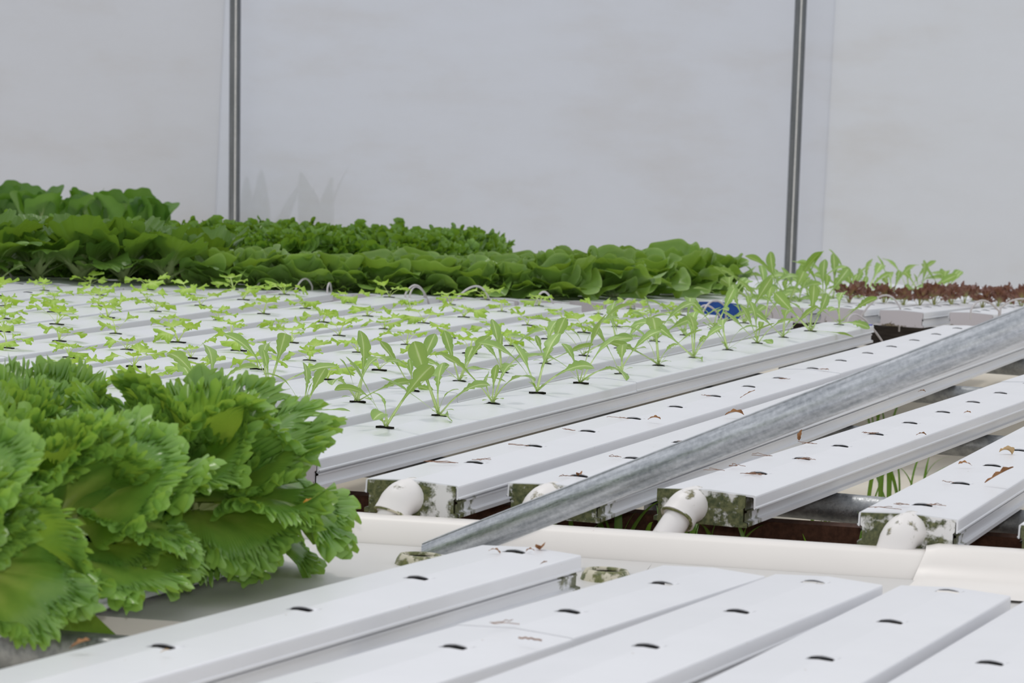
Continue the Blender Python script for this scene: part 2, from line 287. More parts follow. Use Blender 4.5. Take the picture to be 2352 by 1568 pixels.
# ------------------------------------------------------------------ growing channels
def lid_mesh(L0, L1, slits, mat, half=0.0105, length=0.010):
    b = MB(); Wd = 0.05
    def zt(x): return 0.0028 * (1 - abs(x) / Wd) if abs(x) < Wd else 0
    xs = [-0.0485, -half, half, 0.0485]
    cuts = [L0]; holes = []
    for s in sorted(slits):
        if L0 + .02 < s < L1 - .02: cuts += [s - length / 2, s + length / 2]; holes.append(len(cuts) - 2)
    cuts.append(L1)
    side = [(0.0485, zt(.0485)), (0.0496, -0.0006), (0.050, -0.002), (0.0502, -0.0115), (0.0512, -0.0125), (0.0512, -0.0140), (0.0480, -0.0146)]
    for i in range(len(cuts) - 1):
        a, c = cuts[i], cuts[i + 1]
        for j in range(3):
            if j == 1 and i in holes: continue
            segs = [xs[j], xs[j + 1]] if j != 1 else [xs[1], 0.0, xs[2]]
            for x0, x1 in zip(segs, segs[1:]):
                b.add([(x0, a, zt(x0)), (x1, a, zt(x1)), (x1, c, zt(x1)), (x0, c, zt(x0))], [(0, 1, 2, 3)])
        if i in holes:                           # the cut edge is bent up on its far side and drops inside
            h = half; z = zt(h); fx = [-1, -.8, -.4, 0, .4, .8, 1]; up = [z + .0021 * (1 - f * f) ** .5 + (zt(f * h) - z) for f in fx]
            b.add([(f * h, c - .001 * (1 - f * f), u_) for f, u_ in zip(fx, up)] + [(f * h * 1.15, c + .011, zt(f * h * 1.15) + .0003) for f in fx] + [(f * h, c - .001 * (1 - f * f), u_ - .0007) for f, u_ in zip(fx, up)],
                  [(k, k + 1, 8 + k, 7 + k) for k in range(6)] + [(14 + k, 15 + k, k + 1, k) for k in range(6)])
            b.add([(-h, a, z), (h, a, z), (h, a, z - .005), (-h, a, z - .005)], [(0, 1, 2, 3)])
            for sx in (-1, 1): b.add([(sx * h, a, z), (sx * h, c, z), (sx * h, c, z - .005), (sx * h, a, z - .005)], [(0, 1, 2, 3)])
    for sx in (-1, 1): b.sweep([(sx * x, z) for x, z in side], L0, L1)
    prof = [(sx_x, z) for sx_x, z in ([(-x, z) for x, z in side[:5]][::-1] + [(0, zt(0))] + side[:5])]
    for y in (L0, L1):                           # thin edge of the sheet at each end
        n = len(prof); b.add([(x, y, z) for x, z in prof] + [(x * .965, y, z - .0022) for x, z in prof], [(i, i + 1, n + i + 1, n + i) for i in range(n - 1)])
    return b.mesh('lid', mat)
BASE = [(0.0455, -0.004), (0.0462, -0.0165), (0.0485, -0.0172), (0.0485, -0.0188), (0.0462, -0.0196), (0.0462, -0.0285), (0.0505, -0.0295), (0.0505, -0.0335), (0.044, -0.0340)]
def base_mesh(L, mat):
    b = MB(); prof = BASE + [(-x, z) for x, z in BASE[::-1]]
    b.sweep(prof, 0, L)
    return b.mesh('channel_base', M[mat])
def shade_liner_mesh(L):  # dark liner added so that the slits look like shaded openings
    b = MB(); b.sweep([(0.0440, -0.006), (0.0440, -0.031), (-0.0440, -0.031), (-0.0440, -0.006)], 0.002, L - .002); return b.mesh('shade_liner', M['shade_brown'])
def cap_mesh(y, out, mat):
    b = MB(); o = [(0.0475, -0.0008), (0.0475, -0.0128), (0.0452, -0.0150), (0.0455, -0.0172), (0.0455, -0.0285), (0.0500, -0.0295), (0.0500, -0.0340)]
    prof = o + [(-x, z) for x, z in o[::-1]] + [(0, 0.0015)]
    b.sweep(prof, y, y + out * 0.004, True, True)
    return b.mesh('end_cap', mat)
def elbow(parent, dx, turn, drop, mat_hub=None):
    """White bend: hub out of the end cap, bent down, with a thinner outlet pipe."""
    o = Vector((dx, 0.004, -0.0155)); pts = []; rad = []
    for k in range(9):
        a = turn * k / 8; pts.append(o + Vector((-0.009 * math.sin(a), -(0.006 + 0.021 * math.sin(a)), -0.021 * (1 - math.cos(a))))); rad.append(0.0188 if k < 7 else 0.0185)
    pts.insert(0, o + Vector((0, 0.01, 0))); rad.insert(0, 0.0188)
    t = (pts[-1] - pts[-2]).normalized()
    pts += [pts[-1] + t * 0.008, pts[-1] + t * 0.0081]; rad += [0.0194, 0.0160]
    b = MB(); b.tube(pts, 0, 24, True, rad); e = link('outlet_elbow', autosmooth(b.mesh('outlet_elbow', M['moss_pipe']), 35), parent)
    up = t.orthogonal().normalized(); w_ = t.cross(up); c0 = pts[-1] - t * .0005
    g = MB(); g.tube([c0 + (up * math.cos(a) + w_ * math.sin(a)) * (.0168 + .0012 * math.sin(3 * a)) for a in (2 * PI * k / 28 for k in range(29))], .0019, 8, False); tag(link('moss_collar', autosmooth(g.mesh('moss_collar', M['moss_ring']), 60), e), 'mossy slime collar at the pipe joint')
    p0 = pts[-1] - t * 0.004; p1 = p0 + t * drop
    c = MB(); c.tube([p0, p1, p1, p1 - t * 0.02], 0, 24, False, [0.0142, 0.0142, 0.0118, 0.0114]); link('outlet_pipe', autosmooth(c.mesh('outlet_pipe', M['pvc']), 35), e)
def channel(label, group, near, a, L, slits, dz=0.0, seams=(), near_cap=None, far_cap=None, mat='lid', cat='channel', lid_shift=0.0):
    d = ang(a, dz); t = thing('growing_channel', label, cat, frame(near, d), group)
    link('channel_base', base_mesh(L, 'base_moss_near' if near_cap == 'moss_cap' else 'base_moss_far' if far_cap == 'moss_cap' else 'base'), t)
    if slits: tag(link('shade_liner', shade_liner_mesh(L), t), 'dark brown liner painting the shade inside the channel')
    cuts = [0.0] + sorted(seams) + [L]
    for i, (p, q) in enumerate(zip(cuts, cuts[1:])):
        o = link('lid', lid_mesh(p + (0.0006 if i else -0.004), q - (0.0006 if q < L else -0.004), slits, M[mat]), t)
        if lid_shift: o.location.x = lid_shift
        if i % 2: o.location.z = 0.0008
    if near_cap: link('end_cap', cap_mesh(-0.0015, -1, M[near_cap]), t)
    if far_cap: link('end_cap', cap_mesh(L + 0.0015, 1, M[far_cap]), t)
    return t
ORD_T = ['twentieth', 'twenty-first', 'twenty-second', 'twenty-third', 'twenty-fourth', 'twenty-fifth', 'twenty-sixth', 'twenty-seventh', 'twenty-eighth', 'twenty-ninth', 'thirtieth', 'thirty-first', 'thirty-second']
ORD = ['zeroth', 'first', 'second', 'third', 'fourth', 'fifth', 'sixth', 'seventh', 'eighth', 'ninth', 'tenth', 'eleventh', 'twelfth', 'thirteenth', 'fourteenth', 'fifteenth', 'sixteenth', 'seventeenth', 'eighteenth', 'nineteenth'] + ORD_T

# bare channels (their drain elbows over the gutter): near end, bearing, length, slit distances
e_slits = [0.2 + 0.2235 * k for k in range(15)]
E = {}
E[1] = channel('bare white channel beside the planted table, moss patches on its end cap', 'bare channels', (-0.094, 3.324, 0), 72.9, 3.46, [0.2, 0.422, 0.646, 0.859, 1.075, 1.292, 1.505, 1.708, 1.951, 2.176, 2.407, 2.628, 2.856, 3.09, 3.336], seams=(1.93,), near_cap='moss_cap')
E[2] = channel('bare white channel with the slanting steel pipe crossing over its length', 'bare channels', (0.052, 3.349, 0), 73.2, 3.46, [0.085 + 0.222 * k for k in range(15)], seams=(1.62,), near_cap='moss_cap')
E[3] = channel('bare white channel with a lid pushed askew and an open-mouthed elbow', 'bare channels', (0.205, 3.37, 0), 70.9, 3.4, [0.19, 0.384, 0.571, 0.762, 0.961, 1.172, 1.383, 1.591, 1.832, 2.04, 2.26, 2.48], seams=(1.86,), near_cap='moss_cap', lid_shift=0.008)
E[4] = channel('bare white channel whose elbow dips behind the patch on the gutter', 'bare channels', (0.404, 3.24, 0), 73.1, 3.5, [0.075, 0.314, 0.539, 0.753, 0.98, 1.2, 1.42], seams=(1.9,), near_cap='moss_cap')
E[5] = channel('bare white channel showing only its mossy cap corner past the last elbow', 'bare channels', (0.563, 3.23, -0.004), 73.1, 3.5, [0.1 + 0.22 * k for k in range(12)], near_cap='moss_cap')
elbow(E[1], -0.004, math.radians(62), 0.030); elbow(E[2], -0.004, math.radians(62), 0.030)
elbow(E[3], -0.010, math.radians(50), 0.034); elbow(E[4], 0.001, math.radians(74), 0.030); elbow(E[5], 0.0, math.radians(70), 0.030)

# planted table: far end x, y, bearing, slit distances from the far end
S = {
 1: (0.673, 6.537, 72.99, [0.101, 0.372, 0.611, 0.824, 1.05, 1.287, 1.513, 1.736, 1.953, 2.17, 2.375, 2.596, 2.799]),
 2: (0.512, 6.551, 73.34, [0.03, 0.22, 0.471, 0.705, 0.924, 1.157, 1.382, 1.603, 1.831, 2.037, 2.244, 2.465, 2.671]),
 3: (0.366, 6.618, 73.57, [0.116, 0.37, 0.614, 0.843, 1.075, 1.3, 1.527, 1.758, 1.968, 2.19, 2.412, 2.63]),
 4: (0.253, 6.699, 73.37, [0.05, 0.302, 0.556, 0.79, 1.019, 1.25, 1.478, 1.713, 1.932, 2.144, 2.36, 2.57]),
 5: (0.091, 6.730, 73.87, [0.144, 0.408, 0.66, 0.904, 1.126, 1.363, 1.592, 1.826, 2.022, 2.236, 2.451]),
 6: (-0.048, 6.763, 74.23, [0.04, 0.287, 0.549, 0.806, 1.053, 1.274, 1.507, 1.74, 1.948, 2.159]),
 7: (-0.208, 6.820, 75.11, [0.18, 0.45, 0.714, 0.948, 1.185, 1.421, 1.66, 1.889, 2.085]),
 8: (-0.390, 6.863, 76.47, [0.05, 0.309, 0.569, 0.822, 1.065, 1.304, 1.54, 1.763]),
 9: (-0.534, 6.830, 77.11, [0.178, 0.456, 0.704, 0.964, 1.188, 1.42]),
 10: (-0.652, 6.818, 76.61, [0.328, 0.596, 0.837, 1.073]),
 11: (-0.795, 6.802, 77.17, [0.26, 0.51, 0.753]),
 12: (-0.920, 6.786, 77.17, []),
 13: (-1.096, 6.737, 77.17, []),
}
s_seam = {1: 1.83, 2: 2.2, 3: 1.86, 4: 2.05, 5: 1.95, 6: 2.4, 7: 2.2, 8: 1.62, 9: 2.3, 10: 2.2, 11: 2.4, 12: 2.4, 13: 2.4}
far_pt = {}; s_dir = {}
for k, (x, y, a, sl) in S.items():
    d = ang(a); near = Vector((x, y, 0)) - d * 3.15; far_pt[k] = Vector((x, y, 0)); s_dir[k] = d
    extra = [] if k < 11 else [0.3, 0.6, 0.9]
    t = channel('white channel holding seedlings, %s of the planted channels counting from the bare ones' % ORD[k] if k < 12 else ('unplanted white channel, outermost but one of the seedling table' if k == 12 else 'unplanted white channel with a short stepped end, outermost on the seedling table'),
            'planted channels', near, a, 3.15, [3.15 - s for s in sl + extra], seams=(3.15 - s_seam[k],), near_cap='dirty_cap', far_cap='dirty_cap', mat='lid_clean')
    if k == 1:
        b = MB(); b.box((-.012, 3.128, .0006), (.049, 3.146, .0032)); link('film_strip', b.mesh('film_strip', M['film']), t)

# near table: channels draining towards the viewer's side of the gutter; far end centre, bearing
NZ = -0.02
def near_channel(label, far, a, sl, L=1.6, seams=(), dz=0.0, cap='moss_cap'):
    d = ang(a, dz); nearp = Vector(far) - d.normalized() * L
    return channel(label, 'channels of the near table', nearp, a, L, [L - s for s in sl], dz=dz, seams=seams, far_cap=cap, mat='lid')
near_channel('white channel of the near table with a mossy end between the two ring holes', (0.025, 2.983, NZ), 67.6, [0.038, 0.254, 0.476, 0.702, 0.92, 1.14])
near_channel('white channel of the near table with a lid seam, next past the mossy-ended one', (0.190, 2.926, NZ - .004), 66.2, [0.127, 0.334, 0.553, 0.77, 0.99], seams=(1.6 - 0.44,), cap=None)
near_channel('white channel of the near table, standing higher than the lids on both sides', (0.288, 2.866, NZ + .002), 67.9, [0.043, 0.254, 0.47, 0.69, 0.91], cap=None)
near_channel('white channel of the near table ending under the patch on the gutter', (0.398, 2.848, NZ), 69.8, [0.026, 0.235, 0.452, 0.67], cap=None)
near_channel('white channel of the near table at its outer corner, only its lid in view', (0.502, 2.80, NZ - .001), 69.8, [0.16, 0.376, 0.6], cap=None)
n0_far, n0_a = Vector((-0.272, 3.045, NZ)), 70.3
near_channel('white channel under the frilly lettuce heads, only its side showing', n0_far, n0_a, [0.10, 0.32, 0.54, 0.76, 0.98], cap='moss_cap')
n9_far = Vector((-0.43, 3.10, NZ))
near_channel('white channel hidden under the back row of frilly lettuce heads', n9_far, n0_a, [0.06, 0.28, 0.5, 0.72], cap='moss_cap')

# ------------------------------------------------------------------ gutter, timbers, cross pipes
rimA = Vector((-0.157, 3.274, -0.03)); rimB = Vector((0.418, 3.193, -0.03)); gd = (rimB - rimA).normalized(); ga = math.degrees(math.atan2(gd.y, gd.x))
def gpt(s, back, z): q = rimA + gd * s + Vector((-gd.y, gd.x, 0)) * back; return Vector((q.x, q.y, z))
gut = thing('drain_gutter', 'cream plastic drain gutter with ring holes between the two tables', 'gutter', frame((rimA.x, rimA.y, 0), gd))
# local frame of the gutter: y along it, x towards the viewer, z up
b = MB()
b.sweep([(-0.030, -0.062), (-0.030, -0.034), (-0.026, -0.0305), (-0.004, -0.0300), (0.000, -0.0312), (0.004, -0.0340), (0.022, -0.0565), (0.022, -0.062)], -1.1, 1.3, True, True)
link('rear_wall', autosmooth(b.mesh('gutter_rear_wall', M['gutter']), 50), gut)
gl = gut.matrix_world.inverted()
hole = [gl @ on_level(965, 1296, -0.0555), gl @ on_level(1392, 1331, -0.0555), gl @ Vector((0.26, 3.02, -.0555))]
b = MB(); HR = 0.0155; x0, x1, z = 0.0225, 0.565, -0.0555; ya, yb = -0.135, 1.3
ys = [ya]                                        # cover panel with round holes cut through it
for h in hole[:3]: ys += [h.y - 0.03, h.y + 0.03]
ys.append(yb)
for i in range(len(ys) - 1):
    c, e = ys[i], ys[i + 1]
    if i % 2 == 0: b.add([(x0, c, z), (x1, c, z - .004), (x1, e, z - .004), (x0, e, z)], [(0, 1, 2, 3)])
    else:
        h = hole[i // 2]; hx = h.x; k = 32
        lo, hi = max(x0, hx - .03), hx + .03
        sq = []
        for j in range(k):
            a = 2 * PI * j / k; ca, sa = math.cos(a), math.sin(a); t = 1 / max(abs(ca), abs(sa)); sq.append((min(max(hx + .03 * ca * t, lo), hi), h.y + .03 * sa * t, z))
        ci = [(hx + HR * math.cos(2 * PI * j / k), h.y + HR * math.sin(2 * PI * j / k), z) for j in range(k)]
        ci2 = [(p[0], p[1], z - .01) for p in ci]
        b.add(sq + ci + ci2, [(j, (j + 1) % k, k + (j + 1) % k, k + j) for j in range(k)] + [(k + j, k + (j + 1) % k, 2 * k + (j + 1) % k, 2 * k + j) for j in range(k)])
        if lo > x0: b.add([(x0, c, z), (lo, c, z), (lo, e, z), (x0, e, z)], [(0, 1, 2, 3)])
        b.add([(hi, c, z), (x1, c, z - .004), (x1, e, z - .004), (hi, e, z)], [(0, 1, 2, 3)])
b.add([(x1, ya, z - .004), (x1, yb, z - .004), (x1, yb, z - .06), (x1, ya, z - .06)], [(0, 1, 2, 3)])
b.add([(x0, ya, z), (x1, ya, z - .004), (x1, ya, z - .05), (x0, ya, z - .05)], [(0, 1, 2, 3)])
link('cover_panel', b.mesh('gutter_cover_panel', M['panel']), gut)
b = MB(); b.box((0.0, -1.0, -0.13), (0.56, 1.3, -0.12)); link('trough_bottom', b.mesh('gutter_bottom', M['wood']), gut)
for h in hole[:2]:
    b = MB(); prof = [(0.0156, 0.0), (0.0158, 0.0085), (0.0172, 0.0102), (0.0200, 0.0098), (0.0228, 0.0055), (0.0245, 0.0)]
    n = 40; V = [(h.x + r_ * math.cos(2 * PI * j / n), h.y + r_ * math.sin(2 * PI * j / n), z + zz) for r_, zz in prof for j in range(n)]
    b.add(V, [(i * n + j, i * n + (j + 1) % n, (i + 1) * n + (j + 1) % n, (i + 1) * n + j) for i in range(len(prof) - 1) for j in range(n)])
    o = link('ring_seal', autosmooth(b.mesh('ring_seal', M['moss_ring']), 60), gut)
    tag(o, 'mossy rubber ring round the hole')
    b = MB(); V = [(h.x + r_ * math.cos(2 * PI * j / n), h.y + r_ * math.sin(2 * PI * j / n), z + zz) for r_, zz in ((.0152, .0072), (.0150, -.05), (0.0005, -.05)) for j in range(n)]
    b.add(V, [(i * n + j, i * n + (j + 1) % n, (i + 1) * n + (j + 1) % n, (i + 1) * n + j) for i in range(2) for j in range(n)]); link('drain_bore', b.mesh('drain_bore', M['bore']), o)
# patch of the same sheet lapped over the rim
sA = (gl @ on_level(2126, 1264, -0.027)).y
b = MB(); pts = [(-0.034, -0.0300), (-0.028, -0.0272), (-0.004, -0.0266), (0.003, -0.0290), (0.012, -0.040), (0.026, -0.0535), (0.10, -0.0530), (0.135, -0.0545)]
ycut = [(0.0, 0), (0.012, 1), (0.10, 1), (0.112, .55), (0.135, .3), (0.30, .3)]
V = []; nn = len(pts)
for yy, kk in ycut:
    for i, (x, zz) in enumerate(pts):
        V.append((x - (0 if i < 4 else .0), sA + yy + (0.010 if i < 1 else 0) - (0.022 * (i - 3) / 4 if (i > 3 and yy < .02) else 0), zz + (0.003 * kk if i in (1, 2, 3) else 0.0008) - (0.0035 if kk == 0 and i > 3 else 0)))
b.add(V, [(i * nn + j, i * nn + j + 1, (i + 1) * nn + j + 1, (i + 1) * nn + j) for i in range(len(ycut) - 1) for j in range(nn - 1)])
tag(link('patch_sheet', autosmooth(b.mesh('gutter_patch', M['gutter']), 50), gut), 'patch of the same cream sheet lapped over the rim')

def beam(name, label, cat, s0, s1, b0, b1, z0, z1, mat, parts=None):
    """A box along the gutter direction: s along, b behind the rim, z heights."""
    o = gpt(s0, b0, z0); mm = frame(o, gd); mb = MB(); mb.box((-(b1 - b0), 0, 0), (0, s1 - s0, z1 - z0))
    x = link(name, mb.mesh(name, mat)); x.matrix_world = mm; return tag(x, label, cat)
beam('timber_board', 'dark brown timber board under the near ends of the bare channels', 'board', -1.0, 1.3, 0.40, 0.438, -0.35, -0.058, M['wood'])
lg = beam('timber_ledge', 'narrow timber ledge strewn with dirt just behind the gutter rim', 'ledge', -1.0, 1.3, 0.035, 0.395, -0.12, -0.095, M['wood_pale'])
b = MB(); rr = random.Random(3)
for i in range(260):
    q = gpt(rr.uniform(-.5, 1.2), rr.uniform(.05, .38), -0.095); s = rr.uniform(.003, .011); a = rr.uniform(0, 3)
    b.add([(q.x + s * math.cos(a + 2 * PI * j / 5) * rr.uniform(.6, 1), q.y + s * math.sin(a + 2 * PI * j / 5) * rr.uniform(.6, 1), q.z) for j in range(5)] + [(q.x, q.y, q.z + s * rr.uniform(.5, 1.0))], [(j, (j + 1) % 5, 5) for j in range(5)])
tag(link('dirt', b.mesh('dirt_crumbs', M['dirt'])), 'brown dirt crumbs lying on the ledge behind the gutter', 'dirt', kind='stuff')
beam('timber_rail', 'weathered timber rail at the gutter edge under the frilly lettuce', 'rail', -0.9, -0.12, -0.60, -0.572, -0.13, -0.060, M['wood_pale'])
beam('timber_backing', 'dark red-brown timber board lying beside the gutter cover under the lettuce', 'board', -0.9, -0.14, -0.57, -0.03, -0.10, -0.085, M['wood'])
def cross_pipe(label, p, q, r, posts=(), ext=(1.2, 1.2), mat='galv_dull'):
    d = (q - p).normalized(); a, c = p - d * ext[0], q + d * ext[1]
    t = thing('cross_pipe', label, 'pipe', Matrix.Translation(a), 'cross pipes under the channels')
    b = MB(); b.tube([Vector((0, 0, 0)), c - a], r, 20); link('tube', autosmooth(b.mesh('cross_pipe_tube', M[mat])), t)
    for s in posts:
        u = p + d * s - a
        b = MB(); b.tube([u - Vector((0, 0, r)), Vector((u.x, u.y, -0.35 - a.z))], r * .95, 14); lgm = link('leg', autosmooth(b.mesh('cross_pipe_leg', M['galv_dull'])), t)
        b = MB(); b.tube([u - Vector((0, 0, r * .8)), u - Vector((0, 0, r * 2.6))], r * 1.35, 14); link('coupling', autosmooth(b.mesh('pipe_coupling', M['galv_dull']), 40), lgm)
cross_pipe('galvanised cross pipe on short legs just behind the gutter, under the bare channels', on_level(920, 1072, -.052), on_level(2300, 1200, -.052), 0.0168, (0.34, 0.41), (1.3, .9))
cross_pipe('galvanised cross pipe second from the gutter, under the middle of the bare channels', on_level(1360, 962, -.052), on_level(2230, 1022, -.052), 0.0165, (0.02, .75), (1.5, .8))
cross_pipe('galvanised cross pipe third from the gutter, leg showing between the channels', on_level(1690, 875, -.052), on_level(2155, 905, -.052), 0.0165, (-0.055, .7), (2.0, .9))
cross_pipe('galvanised cross pipe farthest from the gutter, near the feed-tube ends', on_level(1940, 814, -.052), on_level(2325, 842, -.052), 0.0165, (-0.11, .7), (2.4, .8))
# near table's own square rail
o = on_level(-300, 1408, -0.05); q = on_level(280, 1456, -0.05); dq = (q - o).normalized(); L = (q - o).length + .9
b = MB(); s = 0.0
b.sweep([(-.0, -.028), (-.0, -.004), (.004, 0), (.026, 0), (.030, -.004), (.030, -.032), (.026, -.036), (.004, -.036)], 0, L, True, True)
x = link('square_rail', autosmooth(b.mesh('square_rail', M['galv_dull']), 50)); x.matrix_world = frame(o, dq); tag(x, 'square galvanised rail under the near channels, below the lettuce', 'rail')

# the slanting pipe lying across the second bare channel
pa, pb = at_depth(1045, 1254, 3.205), at_depth(2352, 744, 2.95)
dp = (pb - pa).normalized(); a = pa - dp * 0.03; c = pb + dp * 0.55
t = thing('steel_pipe', 'long galvanised steel pipe slanting up across the bare channels from the gutter', 'pipe', Matrix.Translation(a))
u = (c - a)
mt = frame((0, 0, 0), u); b = MB(); L = u.length
b.tube([(0, 0, 0), (0, L, 0)], 0.0151, 40, False); b.tube([(0, 0, 0), (0, L, 0)], 0.0136, 24, False)
pm = autosmooth(b.mesh('steel_pipe_tube', M['galv']))
link('tube', pm, t, mt)
for k, (aa, w_) in enumerate(((1.05, .0007), (2.0, .0005))):   # rolled seam lines along the pipe
    b = MB(); b.tube([(0.0150 * math.cos(aa), 0, 0.0150 * math.sin(aa)), (0.0150 * math.cos(aa), L, 0.0150 * math.sin(aa))], w_, 6); link('weld_seam', b.mesh('weld_seam', M['galv_dull']), t, mt)

# ------------------------------------------------------------------ leaves
def bend_map(X, Y, L, phi0, bend, power, normal_h):
    """Flat leaf (X across, Y along) to 3D: the midrib rises at phi0 and droops by bend."""
    n = 80; u = np.linspace(0, 1.25, n); ph = phi0 - bend * np.clip(u, 0, 2) ** power
    ds = L * 1.25 / (n - 1); cy = np.concatenate([[0], np.cumsum(np.cos(ph[:-1]) * ds)]); cz = np.concatenate([[0], np.cumsum(np.sin(ph[:-1]) * ds)])
    uu = Y / L; yy = np.interp(uu, u, cy); zz = np.interp(uu, u, cz); p = np.interp(uu, u, ph)
    return np.stack([X, yy - np.sin(p) * normal_h, zz + np.cos(p) * normal_h], -1)
def grid_faces(nr, nc):
    return [(i * nc + j, i * nc + j + 1, (i + 1) * nc + j + 1, (i + 1) * nc + j) for i in range(nr - 1) for j in range(nc - 1)]
def fan_leaf(name, mat, seed, L=0.15, pet=0.25, spread=1.25, wid=0.9, bend=0.9, power=1.5, cup=0.25, waves=7, amp1=0.10, frill=26, amp2=0.045, jag=0.06, nr=16, na=150, stem=0.010, tint_edge=1.0, lobes=0, lobe_amp=0.0, curl=0.0, fine=0, amp3=0.0, round_p=0.0, rim_light=0.0):
    rg = np.random.RandomState(seed); th = np.linspace(-spread, spread, na); Lb = L * (1 - pet)
    p1, p2, p3, p4 = rg.rand(4) * 6.28
    g = lambda k: sum(a * np.sin(th * k * 2.6 * f + rg.rand() * 6.28) for f, a in ((1, .6), (1.37, .45), (.63, .35)))
    env = np.cos(th * 0.5) ** 0.5
    Rm = 1 + jag * g(frill * 0.9) + 0.06 * g(4)
    if lobes: Rm = Rm + lobe_amp * np.sin(th * lobes + p4)
    w1 = g(waves); w2 = g(frill); w3 = g(frill * 1.9)
    if fine: ph_ = th * fine * 2.7 + 1.8 * g(4) + p4; m2 = np.sin(ph_); m2c = np.cos(ph_ + .3); w4 = np.sin(th * fine * 2.6 + p1) + .6 * g(fine * .7); w5 = np.cos(th * fine * 2.6 + p1 + .4); Rm = Rm + .05 * (2 * np.abs(((th * fine * .62 + .3 * g(5)) % 1) - .5) * 2 - 1) + .03 * g(fine * .4)
    if round_p: Rm = Rm * np.clip(np.cos(th), .05, 1) ** round_p
    rs = (np.linspace(0.02, 1, nr)) ** 0.85
    if fine: rs = np.concatenate([np.linspace(.02, .72, nr - 11), np.linspace(.77, .89, 4), np.array([.91, .928, .945, .961, .976, .988, 1.0])])
    X = []; Y = []; H = []; T = []
    for r in rs:
        rr = r * Rm ** (r ** (2 if not fine else 5))
        x = np.sin(th) * rr * Lb * wid * (0.25 + 0.75 * np.clip(r * 1.4, 0, 1)); y = np.cos(th) * rr * Lb + L * pet * (1 - 0.0 * r)
        y = np.where(y < L * pet * .6, L * pet * .6 + (y - L * pet * .6) * .5, y)
        e = r ** 3; e2 = max(0, (r - 0.45) / 0.55) ** 1.6; e3 = max(0, (r - .85) / .15) ** 1.0 * (1 + .35 * np.sin(th * 6 + p1)); e4 = max(0, (r - .90) / .10)
        h = cup * (x / (Lb)) ** 2 * Lb + amp1 * Lb * e * w1 + amp2 * Lb * e2 * w2 + amp2 * .4 * Lb * e2 * w3 - curl * Lb * r ** 4
        h = h + .010 * Lb * np.cos(th * 13 + .6 * np.sin(r * 9)) * r * (1 - r) - 0.012 * L * np.exp(-(th / 0.10) ** 2) * (1 - r)
        tang = amp2 * Lb * e2 * np.cos(th * frill * 2.6 + p2) * .7
        x = x + np.cos(th) * tang; y = y - np.sin(th) * tang
        if fine:
            q = amp3 * Lb * e3; q2 = .62 * amp3 * Lb * e4; mw_ = .6 + .5 * np.sin(th * 9 + p4)
            h = h + q * m2 + q2 * w4 * mw_; tx = q * 1.15 * m2c + q2 * w5; rx = q * .30 * np.sin(th * fine * .9 + p2) + q2 * .8 * np.sin(th * fine * 2.1 + p3)
            x = x + tx * np.cos(th) + rx * np.sin(th); y = y - tx * np.sin(th) + rx * np.cos(th)
        X.append(x); Y.append(y); H.append(h)
        vein = 0.13 * np.cos(th * 13 + .6 * np.sin(r * 9)) * (1 - r) ** .5 - .14 * np.exp(-(th / 0.07) ** 2)
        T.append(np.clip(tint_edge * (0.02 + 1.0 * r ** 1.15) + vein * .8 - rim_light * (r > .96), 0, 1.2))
    X, Y, H, T = (np.concatenate(q) for q in (X, Y, H, T))
    # petiole: flat tapered strip into the blade
    k = 7; py = np.linspace(0, L * pet + Lb * 0.25, k); pw = np.linspace(stem, stem * .35, k)
    PX = np.concatenate([np.array([-w_, -w_ * .5, 0, w_ * .5, w_]) for w_ in pw]); PY = np.repeat(py, 5); PH = np.concatenate([np.array([.30, .05, -.12, .05, .30]) * w_ * 1.1 - 0.0006 for w_ in pw])
    V = bend_map(np.concatenate([X, PX]), np.concatenate([Y, PY]), L, 0.0, bend, power, np.concatenate([H, PH]))
    Fc = grid_faces(nr, na) + [tuple(i + nr * na for i in f) for f in grid_faces(k, 5)]
    return me_from(name, V, Fc, mat, True, np.concatenate([T, np.zeros(k * 5)]))
def strip_leaf(name, mat, seed, L=0.1, prof=((0, .05), (.4, .06), (.6, .22), (.85, .34), (.97, .22), (1, .02)), bend=0.8, power=1.6, fold=0.15, serr=0.0, serr_rng=(.4, .75), wave=0.0, wk=3, nu=30, nv=5, phi0=0.0, twist=0.0, tint0=.5, serr_n=9):
    rg = np.random.RandomState(seed); u = np.linspace(0, 1, nu); pu, pw = zip(*prof); hw = np.interp(u, pu, pw)
    for _ in range(2): hw[1:-1] = (hw[:-2] + 2 * hw[1:-1] + hw[2:]) / 4
    hw = hw * L
    v = np.linspace(-1, 1, 2 * nv + 1); p = rg.rand(3) * 6.28
    sm = (np.clip((u - serr_rng[0]) * 12, 0, 1) * np.clip((serr_rng[1] - u) * 12, 0, 1))
    X = []; Y = []; H = []; T = []
    for i, uu in enumerate(u):
        w_ = hw[i] * (1 + sm[i] * serr * (((uu * serr_n + p[0]) % 1) - .5) * np.abs(v))
        X.append(v * w_); Y.append(np.full_like(v, uu * L) - 0.35 * np.abs(v) * hw[i] * sm[i] * serr)
        wv = wave * L * np.abs(v) ** 2 * np.sin(uu * wk * 6.28 + p[1] + (v > 0) * 1.9) * min(1, hw[i] / (0.12 * L))
        H.append(fold * np.abs(v) * hw[i] + wv + twist * v * hw[i] * uu)
        T.append(np.clip(tint0 + .5 * np.abs(v) ** .7 - .42 * np.exp(-(v / .11) ** 2) - .55 * (uu < .35), 0, 1))
    X, Y, H, T = (np.concatenate(q) for q in (X, Y, H, T))
    return me_from(name, bend_map(X, Y, L, phi0, bend, power, H), grid_faces(nu, 2 * nv + 1), mat, True, T)
